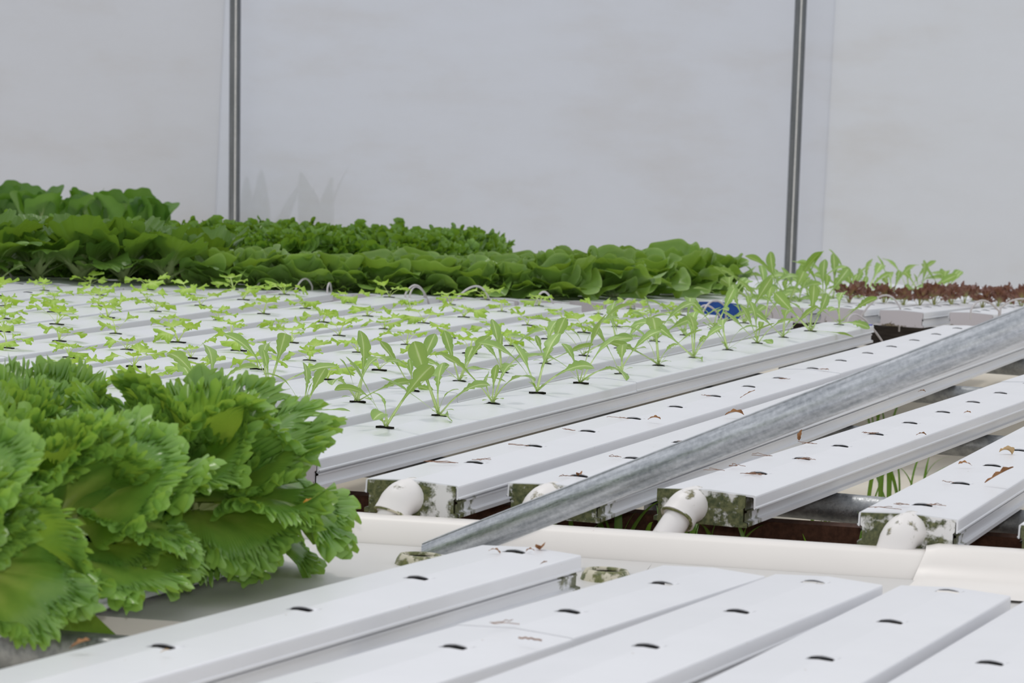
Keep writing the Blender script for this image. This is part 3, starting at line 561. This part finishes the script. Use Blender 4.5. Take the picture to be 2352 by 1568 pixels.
def spoon_leaf(name, mat, seed, L=0.12, W=0.11, bend=-0.5, power=1.3, cup=0.5, wave=0.05, wk=4, pet=0.18, nu=16, nv=15, veins=0.03, tip=1.0, pet_w=.16):
    """Broad rounded blade with a wavy rim on a short stalk."""
    rg = np.random.RandomState(seed); p = rg.rand(4) * 6.28; u = np.linspace(0, 1, nu); v = np.linspace(-1, 1, nv)
    X = []; Y = []; H = []; T = []
    for uu in u:
        b_ = np.clip((uu - pet) / (1 - pet), 0, 1); hw = W * .5 * (pet_w + (1 - pet_w) * np.sin(np.clip(b_, 0, 1) ** .72 * PI * .5 if b_ < 1 else PI / 2))
        end = math.sqrt(max(0.0, 1 - max(0.0, (b_ - .62) / .38) ** 2)) if b_ > .62 else 1.0
        hw = hw * max(end, .22)
        x = v * hw; ed = max(b_ - .55, 0) / .45
        rim = np.maximum(np.abs(v) ** 3 * min(1, b_ * 2), ed ** 3)
        an = np.arctan2(v * hw, (uu - .5) * L)
        h = cup * (x ** 2) / W * 2 + wave * L * rim * (np.sin(an * wk + p[0]) + .5 * np.sin(an * wk * 2.3 + p[1])) + veins * L * .25 * np.cos(v * 7 + uu * 9) * b_ * (1 - rim)
        h = h - .02 * L * np.exp(-(v / .12) ** 2)
        X.append(x); Y.append(np.full(nv, uu * L)); H.append(h)
        T.append(np.clip(.15 + .85 * b_ + .1 * np.abs(v) - .5 * np.exp(-(v / .07) ** 2) * (1 - .6 * b_) - .42 * rim ** 2 + .08 * np.cos(np.abs(v) * 9 - uu * 12), 0, 1))
    X, Y, H, T = (np.concatenate(q) for q in (X, Y, H, T))
    return me_from(name, bend_map(X, Y, L, 0.0, bend, power, H), grid_faces(nu, nv), mat, True, T)
def leaf_at(parent, me, az, el, s=1.0, roll=0.0, at=(0, 0, 0), name='leaf'):
    mm = Matrix.Translation(at) @ Matrix.Rotation(az, 4, 'Z') @ Matrix.Rotation(el, 4, 'X') @ Matrix.Rotation(roll, 4, 'Y') @ Matrix.Scale(s, 4)
    return link(name, me, parent, mm)

fr_in = [fan_leaf('frilly_leaf_inner', M['frilly'], 10 + i, L=.115, pet=.12, spread=1.25, bend=.25 + .2 * i, cup=.55, waves=1.6, amp1=.15, frill=4.0, amp2=.032, jag=.02, nr=22, na=460, fine=46, amp3=.040, stem=.012) for i in range(3)]
fr_mid = [fan_leaf('frilly_leaf_middle', M['frilly'], 20 + i, L=.150, pet=.20, spread=1.22, bend=.75 + .25 * i, cup=.25, waves=1.6, amp1=.15, frill=4.0, amp2=.032, jag=.02, nr=22, na=540, fine=54, amp3=.037, stem=.012) for i in range(4)]
fr_out = [fan_leaf('frilly_leaf_outer', M['frilly'], 30 + i, L=.170, pet=.26, spread=1.18, bend=.85 + .28 * i, power=1.5, cup=-.05, waves=1.6, amp1=.15, frill=4.0, amp2=.032, jag=.02, nr=22, na=560, fine=58, amp3=.035, stem=.012) for i in range(4)]
rfr = [fan_leaf('rear_frilly_leaf', M['rear_frilly'], 50 + i, L=.112, pet=.24, spread=1.15, bend=.45 + .3 * i, cup=.2, waves=2, amp1=.14, frill=4, amp2=.06, jag=.03, nr=17, na=190, stem=.008, fine=24, amp3=.085) for i in range(5)]
rom = [fan_leaf('romaine_leaf', M['romaine'], 60 + i, L=.138, pet=.18, spread=.95, wid=.62, bend=.25 + .28 * i, cup=.35, waves=1.8, amp1=.08, frill=7, amp2=.022, jag=.05, nr=10, na=80, stem=.012) for i in range(4)]
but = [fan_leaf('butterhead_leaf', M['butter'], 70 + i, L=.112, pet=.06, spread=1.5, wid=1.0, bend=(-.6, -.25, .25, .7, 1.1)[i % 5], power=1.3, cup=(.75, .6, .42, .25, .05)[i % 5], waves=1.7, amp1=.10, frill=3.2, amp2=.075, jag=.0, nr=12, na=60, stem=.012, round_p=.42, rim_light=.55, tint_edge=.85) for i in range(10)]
bok = [fan_leaf('bok_choy_leaf', M['bok'], 80 + i, L=.150, pet=.40, spread=1.5, wid=.95, bend=.05 + .16 * i, power=1.4, cup=.35, waves=1.2, amp1=.05, frill=2, amp2=.02, jag=.0, nr=10, na=44, stem=.010, round_p=.40) for i in range(3)]
sdl = [fan_leaf('seedling_leaf', M['seedling'], 90 + i, L=.050, pet=.50, spread=1.2, wid=.95, bend=1.0 + .35 * (i % 4), power=1.4, cup=.1, waves=1.7, amp1=.13, frill=5, amp2=.10, jag=.10, nr=8, na=56, stem=.0016, lobes=7, lobe_amp=.12, tint_edge=.9) for i in range(8)]
roc = [strip_leaf('long_leaf', M['rocket'], 110 + i, L=.118, prof=((0, .018), (.44, .014), (.54, .035), (.68, .078), (.84, .105), (.95, .075), (1, .012)), bend=(.3, .65, 1.05, 1.5)[i % 4], power=1.7, fold=.25, serr=.8 if i % 2 else .35, serr_rng=(.45, .82), wave=.012, tint0=.42) for i in range(8)]
cot = strip_leaf('seed_leaf', M['rocket'], 130, L=.022, prof=((0, .05), (.4, .05), (.6, .25), (.82, .30), (.96, .2), (1, .03)), bend=.9, fold=.1, nu=12, nv=3, tint0=.3)
redl = [fan_leaf('red_leaf', M['red'], 140 + i, L=.056, pet=.50, spread=1.2, wid=.85, bend=.3 + .3 * i, cup=.2, waves=1.6, amp1=.16, frill=5, amp2=.12, jag=.10, nr=8, na=56, stem=.0022, lobes=7, lobe_amp=.16) for i in range(4)]
plug_b = MB(); plug_b.box((-.0104, -.0049, -.012), (.0104, .0049, .0022)); plug = plug_b.mesh('grow_plug', M['plug'])

GA = 2.39996
def base_mw(p, az=0.0, s=1.0, up=None): return Matrix.Translation(p) @ Matrix.Rotation(az, 4, 'Z') @ Matrix.Scale(s, 4)
def frilly_head(p, label, s=1.0, az=0.0, n=(9, 11, 10), rnd=R):
    t = thing('frilly_lettuce', label, 'lettuce', base_mw(p, az, s), 'frilly lettuce heads by the gutter'); k = 0
    for grp, cnt, el0, el1 in ((fr_in, n[0], 80, 62), (fr_mid, n[1], 66, 42), (fr_out, n[2], 44, 16)):
        for i in range(cnt):
            el = math.radians(el0 + (el1 - el0) * i / max(1, cnt - 1) + rnd.uniform(-15, 15))
            leaf_at(t, rnd.choice(grp), k * GA + rnd.uniform(-.4, .4), el, rnd.uniform(.82, 1.1), rnd.uniform(-.85, .85), (0, 0, .006 + .012 * (1 - k / 30))); k += 1
    return t
def head(name, p, label, cat, group, leaves, n, el0, el1, s, rnd, roll=.25, z0=.008):
    t = thing(name, label, cat, base_mw(p, rnd.uniform(0, 6.28), s), group)
    for k in range(n):
        f = k / max(1, n - 1); el = math.radians(el0 + (el1 - el0) * f + rnd.uniform(-7, 7)); li = min(len(leaves) - 1, int(f * len(leaves) + rnd.uniform(-.4, .4)) if f > 0 else 0); li = max(0, li)
        leaf_at(t, leaves[li], k * GA + rnd.uniform(-.3, .3), el, rnd.uniform(.85, 1.12) * (.62 + .38 * min(1, f * 2 + .2)), rnd.uniform(-roll, roll), (0, 0, z0))
    return t

# ------------------------------------------------------------------ rear table
RA = 73.0; rd = ang(RA); rr_ = Vector((rd.y, -rd.x, 0)); RT = -0.021
q0 = on_level(1291, 690)
def rear_pt(axis, s): p = axis + rd * s; return Vector((p.x, p.y, RT * s))
caps = [(2340, 722), (2180, 716), (2020, 711), (1883, 705), (1745, 700), (1604, 691.5), (1391, 692), (1291, 690)]
caps += [(1291 - 100.5 * k, 690 - 3.3 * k) for k in range(1, 18)]
axis = []
for i, (x, y) in enumerate(caps):
    c = on_level(x, y); a = c + rr_ * 0.05; axis.append(a)
    if i < 5: lab = 'white channel of the rear table with a stained cap, %s from the outer corner' % ORD[i + 1]
    elif i == 5: lab = 'white channel of the rear table closed by a bright blue cap'
    elif i < 8: lab = 'white channel of the rear table, %s from the blue-capped one towards the butterheads' % ORD[i - 5]
    else: lab = 'white channel under the lettuces of the rear table, %s from the blue-capped one' % ORD[i - 5]
    L = 3.1
    n_sl = [] if i > 5 else [0.06 + 0.13 * k for k in range(22)] if i < 4 else [0.05 + .2 * k for k in range(15)]
    channel(lab, 'channels of the rear table', a, RA, L, n_sl, dz=RT, near_cap='blue' if i == 5 else 'dirty_cap', mat='lid_clean')
ca, cb = on_level(1830, 703), on_level(2352, 723); fd = (cb - ca).normalized(); fo = ca + Vector((-fd.y, fd.x, 0)) * .06
for nm, lab, z0, z1, mt_, back in (('timber_fascia', 'dark timber fascia under the stained caps of the rear table', -.085, -.042, 'fascia', .02), ('steel_rail', 'dull steel rail below the dark fascia of the rear table', -.135, -.100, 'galv_dull', .0)):
    b = MB(); b.box((-.05, -.9, z0), (0, 2.2, z1)); x = link(nm, b.mesh(nm, M[mt_])); x.matrix_world = frame(fo + Vector((-fd.y, fd.x, 0)) * back, fd); tag(x, lab, 'board' if 'timber' in nm else 'rail')

rnd = random.Random(5)
for ci in range(7, 22):                          # butterheads, nearest places of each rear channel
    k = ci - 6
    ds = {7: [.22, .46, .70, .94, 1.18], 8: [.10, .32, .55, .79, 1.03, 1.27], 9: [.11, .33, .56, .78, 1.0], 10: [.11, .33, .55, .77, 1.0], 11: [.11, .33, .55, .77], 12: [.11, .33, .55]}.get(ci, [.11, .33] if ci < 17 else [])
    for j, s in enumerate(ds):
        tall = ci < 9
        head('butterhead_lettuce', rear_pt(axis[ci], s), 'round wavy-leaved butterhead lettuce, %s from the tubes, %s row from the rocket seedlings' % (ORD[j + 1], ORD[k]), 'lettuce', 'butterhead lettuces',
             but, 18, 80, 12 if not tall else 26, (1.04 if tall else .84) * rnd.uniform(.93, 1.07), rnd)
for ci in range(12, 25):                         # frilly heads behind the butterheads
    ds = {12: [], 13: [.60, .80], 14: [.56, .78, 1.0, 1.2], 15: [.56, .8, 1.04, 1.28, 1.52], 16: [.58, .82, 1.06, 1.3, 1.54, 1.78], 17: [.6, .84, 1.08, 1.32, 1.56, 1.8, 2.04]}.get(ci, [.62 + .26 * q for q in range(8)])
    for j, s in enumerate(ds):
        head('frilly_lettuce', rear_pt(axis[ci], s), 'dark green frilly lettuce behind the butterheads, row %s, place %s away from the tubes' % (ORD[ci - 11], ORD[j + 1]), 'lettuce', 'frilly lettuces of the rear table',
             rfr, 19, 84, 34, rnd.uniform(1.0, 1.2), rnd)
for ci in range(17, 23):
    for j, s in enumerate((.10, .32)):
        head('romaine_lettuce', rear_pt(axis[ci], s), 'dark lettuce with toothed leaf rims, %s from the tubes, %s row past the butterheads' % (ORD[j + 1], ORD[ci - 16]), 'lettuce', 'toothed lettuces of the rear table', rom, 14, 86, 38, rnd.uniform(.95, 1.1), rnd)
for j, (x, y) in enumerate([(345, 9.3), (250, 9.4), (165, 9.5), (80, 9.45), (10, 9.6), (300, 9.75), (200, 9.85), (110, 9.9), (30, 10.0)]):
    p = at_depth(x, 560, y); p.z = RT * ((p - q0).dot(rd))
    head('bok_choy', p, 'dark round-leaved greens standing above the frilly lettuce, %s counted from the post' % ORD[j + 1], 'greens', 'round-leaved greens at the back', bok, 9, 90, 72, rnd.uniform(.90, 1.04), rnd, .8)

# rocket and red seedlings of the rear table
def rocket(p, label, group, s, rnd, n=6, spread=1.0, name='rocket_seedling', cots=True):
    t = thing(name, label, 'seedling', base_mw(p, rnd.uniform(0, 6.28), s), group)
    link('grow_plug', plug, t, Matrix.Rotation(0, 4, 'Z'))
    a0 = rnd.uniform(0, 6.28)
    for k in range(n):
        el = math.radians((84, 74, 66, 60, 44, 16, 34)[k % 7] - rnd.uniform(0, 16) * spread)
        leaf_at(t, rnd.choice(roc[:4] if k < 3 else roc), a0 + k * GA + rnd.uniform(-.3, .3), el, (0.55, .95, 1.05, .9, .85, .7, .6)[k % 7] * rnd.uniform(.8, 1.12), rnd.uniform(-1.3, 1.3), (rnd.uniform(-.003, .003), rnd.uniform(-.002, .002), .002))
    if cots:
        for k in range(3): leaf_at(t, cot, a0 + k * 2.2 + .5, math.radians(rnd.uniform(25, 60)), rnd.uniform(.8, 1.15), 0, (0, 0, .003), 'seed_leaf')
    return t
def rear_level(px, py):
    z = 0.0
    for _ in range(12): p = on_level(px, py, z); z = RT * ((p - q0).dot(rd))
    p.z = z; return p
rk = [(1679, 696), (1757, 695), (1807, 699), (1833, 700), (1889, 700), (1722, 690), (1860, 690), (1915, 688), (1950, 684), (1992, 679), (2048, 678), (2112, 678), (2166, 676), (1785, 688), (1975, 690), (2085, 672)]
for i, (x, y) in enumerate(sorted(rk)):
    rocket(rear_level(x, y), 'light green rocket seedling on the rear table, %s counting from the butterheads' % ORD[i + 1], 'rocket seedlings of the rear table', rnd.uniform(1.0, 1.22), rnd, 7)
rdl = [(1950, 702), (1995, 705), (2030, 705), (2075, 709), (2111, 709), (2145, 710), (2185, 710), (2214, 708), (2256, 714), (2291, 715), (2323, 707), (2346, 716), (1972, 694), (2235, 700), (2270, 699), (2310, 697), (2340, 697), (2180, 700), (2130, 700)]
def red(p, label, s):
    t = thing('red_lettuce_seedling', label, 'seedling', base_mw(p, rnd.uniform(0, 6.28), s), 'red lettuce seedlings')
    link('grow_plug', plug, t)
    for k in range(8): leaf_at(t, redl[k % 4], k * GA, math.radians(90 - 5.0 * k + rnd.uniform(-8, 8)), rnd.uniform(.62, .95), rnd.uniform(-.4, .4), (0, 0, .003))
for i, (x, y) in enumerate(sorted(rdl)):
    red(rear_level(x, y), 'bushy dark red lettuce seedling on the stained-cap channels, %s counted from the rocket' % ORD[i + 1], rnd.uniform(.98, 1.16))
p = on_level(415, 657); red(p, 'single red lettuce seedling at the tube end of the pale planted table', .95)

# ------------------------------------------------------------------ seedlings on the planted table
rs = random.Random(21)
for k, (x, y, a, sl) in S.items():
    d = s_dir[k]
    for i, s in enumerate(sl):
        p = far_pt[k] - d * s + Vector((0, 0, .0024)); lab_end = '%s from the feed-tube end in the %s planted channel' % (ORD[i + 1], ORD[k])
        if k <= 2 or (k == 3 and s > 2.3):
            rocket(p, 'long-leaved pale green seedling, ' + lab_end, 'long-leaved seedlings', rs.uniform(.82, 1.06) * (.9 if k > 1 else 1), rs, rs.choice((5, 5, 6)), name='long_leaved_seedling')
        else:
            t = thing('frilly_seedling', 'lime green frilly seedling, ' + lab_end, 'seedling', base_mw(p, 0, rs.uniform(.8, 1.12)), 'frilly lettuce seedlings')
            link('grow_plug', plug, t, Matrix.Rotation(math.radians(a - 90), 4, 'Z')); a0 = rs.uniform(0, 6.28)
            for q in range(rs.choice((4, 5, 5, 6))):
                leaf_at(t, rs.choice(sdl), a0 + q * GA + rs.uniform(-.35, .35), math.radians((78, 60, 54, 46, 66, 38)[q] + rs.uniform(-10, 10)), (.62, .95, 1.05, 1.0, .6, .8)[q] * rs.uniform(.85, 1.1), rs.uniform(-.4, .4), (0, 0, .002))
big = rocket(at_depth(-14, 655, 6.6), 'long-leaved plant at the outermost planted channel, one broad leaf reaching over a tube', 'long-leaved seedlings', 1.25, random.Random(8), 6, name='long_leaved_seedling')

# ------------------------------------------------------------------ feed tubes arching from channel to channel
tubes = [((1946, 741), (1974, 725), (2028, 786)), ((1599, 719), (1627, 702), (1663, 740)), ((1430, 700), (1445, 687), (1458, 702)), ((1231, 690), (1251, 670), (1271, 698)), ((1046, 688), (1094, 657), (1125, 690)),
         ((931, 675), (959, 656), (986, 699)), ((941, 678), (954, 658), (975, 672)), ((678, 667), (699, 640), (717, 658)), ((752, 662), (757, 650), (761, 666)), ((589, 660), (604, 642), (615, 654)), ((494, 660), (518, 643), (538, 650)),
         ((431, 636), (454, 628), (495, 658)), ((374, 658), (408, 634), (441, 656)), ((170, 648), (189, 630), (209, 648)), ((-2, 642), (17, 623), (37, 662)), ((1615, 715), (1640, 690), (1668, 706)), ((1700, 730), (1752, 704), (1775, 724)),
         ((1980, 722), (2031, 678), (2068, 709)), ((2230, 712), (2258, 690), (2295, 715)), ((2298, 708), (2332, 688), (2372, 690))]
tl = ['over the end of the first planted channel, the largest arch', 'in front of the blue cap', 'beside the end of the fourth planted channel', 'on the end of the fifth planted channel', 'behind a frilly seedling on the sixth planted channel', 'on the seventh planted channel, outer of the crossed pair',
      'on the seventh planted channel, inner of the crossed pair', 'rising behind the eighth planted channel', 'stubby, at the corner of the eighth planted channel', 'on the end of the ninth planted channel', 'between the ninth and tenth planted channels',
      'touching the red seedling, reaching down to the tenth planted channel', 'rising behind the red seedling', 'behind the unplanted channel with the stepped end', 'on the outermost channel of the seedling table', 'leaning across the blue cap, behind the other', 'among the rocket seedlings next to the blue cap',
      'over the first red seedlings of the rear table', 'between two stained caps of the rear table', 'rising behind the slanting pipe on the rear table']
for (a_, b_, c_), lab in zip(tubes, tl):
    Y = 6.55 + max(0, 1950 - a_[0]) / 1750 * .26 if 'rear table' not in lab else 7.12
    A, B, C_ = at_depth(*a_, Y - .02), at_depth(*b_, Y + .01), at_depth(*c_, Y + .04); K = B * 2 - (A + C_) / 2
    pts = [A * (1 - t) ** 2 + K * 2 * t * (1 - t) + C_ * t * t for t in [i / 16 for i in range(17)]]
    pts = [A - Vector((0, 0, .02))] + pts + [C_ - Vector((0, 0, .05))]
    b = MB(); b.tube([p - A for p in pts], .0021, 8); o = link('feed_tube', autosmooth(b.mesh('feed_tube', M['tube']), 60)); o.location = A
    tag(o, 'thin grey feed tube ' + lab, 'tube', 'feed tubes')

# ------------------------------------------------------------------ frilly lettuce by the gutter
n0d, n9d = ang(n0_a), ang(n0_a)
r1 = random.Random(77)
heads_fg = [(n0_far - n0d * .085 + Vector((.012, 0, 0)), 'big frilly lettuce at the gutter end of its channel, hanging over the rim', 1.0), (n0_far - n0d * .33, 'frilly lettuce second from the gutter, over the white channel side', .96), (n0_far - n0d * .57, 'frilly lettuce third from the gutter, a drooping leaf reaching down to the steel rail', .92), (n0_far - n0d * .80, 'frilly lettuce fourth from the gutter, mostly out of frame', .88),
            (n9_far - n0d * .06, 'frilly lettuce of the back row, first from the gutter, behind the big one', .98), (n9_far - n0d * .29, 'frilly lettuce of the back row, second from the gutter', 1.0), (n9_far - n0d * .52, 'frilly lettuce of the back row at the frame edge, third from the gutter', 1.08)]
for p, lab, s in heads_fg: frilly_head(p + Vector((0, 0, .002)), lab, s, r1.uniform(0, 6.28), rnd=r1)
o = link('dead_leaf', strip_leaf('orange_leaf', M['orange'], 3, L=.022, prof=((0, .3), (.3, .5), (.7, .45), (1, .1)), bend=.5, wave=.05, nu=10, nv=3)); o.matrix_world = Matrix.Translation(at_depth(704, 1163, 2.90)) @ Matrix.Rotation(-.9, 4, 'Z') @ Matrix.Rotation(.5, 4, 'Y'); tag(o, 'small orange dead leaf tip caught low in the big frilly lettuce', 'leaf')

# ------------------------------------------------------------------ dry leaves and roots left on the lids
def dry_leaf(px, py, z, L, rot, label, mat='dry', bend=1.3, w=.16, lift=.15):
    rg = random.Random(int(px * 7 + py)); L *= .78; w *= .85; me = strip_leaf('dry_leaf', M[mat], int(px), L=L, prof=((0, .03), (.25, w * .5), (.55, w), (.85, w * .7), (1, .02)), bend=bend, power=1.2, fold=rg.uniform(.5, .9), wave=.05, nu=14, nv=3, phi0=.5, twist=.6)
    o = link('dry_leaf', me); o.matrix_world = Matrix.Translation(on_level(px, py, z) + Vector((0, 0, .002))) @ Matrix.Rotation(rot, 4, 'Z') @ Matrix.Rotation(lift, 4, 'X'); tag(o, label, 'leaf', 'dry leaf scraps on the lids')
def root(px, py, z, L, rot, label, n=3, rad=.00032):
    rg = random.Random(int(px * 3 + py)); b = MB()
    for _ in range(n):
        p = Vector((rg.uniform(-.004, .004), rg.uniform(-.003, .003), .001)); a = rot + rg.uniform(-.5, .5); pts = [p]; zz = 0.0
        for i in range(7): a += rg.uniform(-.45, .45); p = p + Vector((math.cos(a), math.sin(a), 0)) * L / 7; zz = .35 * zz + .65 * abs(rg.gauss(0, .0010)); pts.append(Vector((p.x, p.y, .0006 + zz)))
        b.tube(pts, rad, 5)
    o = link('dry_root', b.mesh('dry_root', M['root'])); o.location = on_level(px, py, z) + Vector((0, 0, .0015)); tag(o, label, 'root', 'dried roots on the lids')
dry_leaf(1665, 957, .003, .034, -1.7, 'curled brown leaf on the bare channel just below the slanting pipe')
dry_leaf(2295, 1042, .003, .026, -1.2, 'tan curled leaf standing on the last bare channel', 'dry_pale', 1.8, .3)
dry_leaf(2262, 1113, .003, .046, -1.45, 'long brown leaf with a thin stalk beside a slit of the last bare channel', 'dry', .2, .14, .12)
dry_leaf(2232, 1073, .003, .022, 1.7, 'little hooked brown leaf by the third slit of the last bare channel')
dry_leaf(1488, 967, .003, .022, -1.6, 'hooked brown stalk beside a slit of the moss-capped bare channel')
dry_leaf(1700, 917, .003, .030, -1.5, 'thin brown stalk lying between slits of the moss-capped bare channel', 'dry', .3, .07)
dry_leaf(1842, 990, .002, .020, 2.6, 'brown leaf hanging down from under the slanting pipe', 'dry', 1.2, .2, -1.1)
dry_leaf(1334, 1094, .003, .010, .4, 'brown crumb near the first slit of the pipe-crossed channel', 'dry', 2.2, .6)
dry_leaf(2108, 903, .003, .016, -1.5, 'brown scrap in a slit of the askew-lidded channel')
dry_leaf(2104, 1003, .003, .018, -1.4, 'brown leaf tip beside a slit of the askew-lidded channel')
dry_leaf(2213, 952, .003, .014, -1.5, 'small brown tip farther along the askew-lidded channel')
dry_leaf(1245, 1262, -.017, .012, .3, 'round brown leaf scrap at the very end of the mossy near channel', 'dry', 2.4, .7)
dry_leaf(1122, 1270, -.017, .016, -1.4, 'brown hooked scrap before the last slit of the mossy near channel', 'dry', 1.9)
dry_leaf(1228, 1270, -.017, .013, 1.2, 'brown hooked scrap past the last slit of the mossy near channel', 'dry', 1.9)
dry_leaf(1240, 1301, -.019, .009, -1.5, 'brown fleck on the lid rim of the mossy near channel', 'dry', .6, .25)
dry_leaf(160, 1495, -.017, .020, -1.5, 'brown leaf scrap near the steel rail on the mossy near channel', 'dry', .5, .22)
dry_leaf(368, 1505, -.017, .009, -1.2, 'tiny tan scrap beside a slit of the mossy near channel', 'dry_pale', .8, .22)
root(1135, 1437, -.018, .022, .3, 'brown dried root on the seamed near channel', 2); root(1195, 1470, -.019, .020, -.5, 'brown root bent over the lid seam of the near channel', 1, .0007)
for i, (x, y, L, a_, n) in enumerate([(1050, 1068, .034, 3.0, 3), (1092, 1060, .018, .4, 3), (1322, 993, .020, 3.1, 2), (1207, 1028, .024, 3.1, 2), (1437, 965, .024, 3.0, 2), (1630, 913, .014, 3, 2), (1310, 1098, .016, 3.1, 2), (1430, 1054, .014, 3.0, 2), (1660, 1085, .02, 3.0, 2), (1708, 1092, .020, .2, 6), (1775, 1052, .026, 3.1, 2), (1880, 1024, .024, 3.1, 2), (1985, 998, .016, .5, 4), (2000, 1170, .030, .25, 2), (2085, 1164, .016, 3.0, 3), (2135, 1164, .016, .1, 3), (1560, 1018, .012, .6, 3), (1795, 873, .018, .2, 2), (1880, 851, .016, .1, 3), (2185, 1112, .012, 3, 2), (1680, 1075, .02, 1.0, 3), (1830, 1058, .02, .3, 3)]):
    near_ch = 'moss-capped' if y < 1075 - (x - 1050) * .26 and x < 1900 else 'pipe-crossed' if x < 1600 and y > 1010 else 'askew-lidded' if x < 1990 else 'last bare'
    root(x, y, .002, L, a_, 'wispy dried root on the %s channel, %s of the root scraps there' % (near_ch, ORD[i + 1]), n)

# ------------------------------------------------------------------ weeds under the tables
def tuft(p, label, n, h, w, seed, spread=.05):
    rg = random.Random(seed); t = thing('grass_tuft', label, 'grass', Matrix.Translation(p), 'weeds under the tables')
    for i in range(n):
        me = strip_leaf('grass_blade', M['grass'], seed + i, L=h * rg.uniform(.6, 1.15), prof=((0, w), (.3, w * 1.15), (.7, w * .8), (1, .003)), bend=rg.uniform(.1, 1.5), power=2, fold=.3, nu=12, nv=1, tint0=.6)
        leaf_at(t, me, rg.uniform(0, 6.28), math.radians(rg.uniform(62, 88)), 1, 0, (rg.uniform(-spread, spread), rg.uniform(-spread, spread) * .4, 0), 'blade')
tuft(gpt(.20, .30, -.095), 'grass blades sprouting behind the rim near the open-mouthed elbow', 9, .085, .045, 1, .05)
tuft(gpt(.30, .28, -.095), 'grass blades sprouting behind the rim between two mossy elbows', 10, .085, .045, 2, .05)
tuft(gpt(.36, .22, -.095), 'grass blades behind the rim close to the last elbow', 7, .07, .05, 3, .04)
tuft(gpt(.50, .28, -.095), 'grass blades behind the rim past the last elbow', 6, .07, .045, 4, .05)
q = on_level(2060, 1150, -.35); tuft(q, 'tall green grass tuft on the cream sheet between the last two bare channels', 13, .17, .028, 5, .06)
q = on_level(1940, 1215, -.35); tuft(q, 'thin grass tuft on the cream sheet left of the taller one', 6, .14, .022, 6, .06)
q = on_level(1870, 850, -.35); tuft(q, 'grass tuft on the cream sheet below the gap by the feed tube', 5, .28, .03, 7, .05)
q = on_level(2050, 985, -.35); tuft(q, 'grass tuft on the cream sheet below the slanting pipe', 6, .12, .035, 8, .06)
# bushes that press against the outside of the wall
for (x, lab, s, sd) in ((485, 'dim green bush outside the translucent wall, beside the slim post', 1.0, 1), (640, 'dim green bush outside the translucent wall, past the slim post', 1.1, 2)):
    u = at_depth(x, 500, 12.1); v = Vector((u.x, u.y, 0)) - Vector((pl.x, pl.y, 0)); p = Vector((pl.x, pl.y, -.35)) + wd * v.dot(wd) + wn * .42
    t = thing('bush', lab, 'bush', Matrix.Translation(p)); rg = random.Random(sd)
    for i in range(9):
        me = strip_leaf('bush_leaf', M['shrub'], sd * 20 + i, L=rg.uniform(.3, .52) * s, prof=((0, .03), (.4, .09), (.8, .07), (1, .01)), bend=rg.uniform(0, .5), nu=10, nv=2)
        leaf_at(t, me, rg.uniform(0, 6.28), math.radians(rg.uniform(70, 88)), 1, 0, (rg.uniform(-.03, .03), rg.uniform(-.03, .03), 0))

# ------------------------------------------------------------------ turn the finished place so that the channels run along world y
bpy.context.view_layer.update()
for o in list(col.objects):
    if o.parent is None and o.type in ('MESH', 'EMPTY'): o.matrix_world = TURN @ o.matrix_world
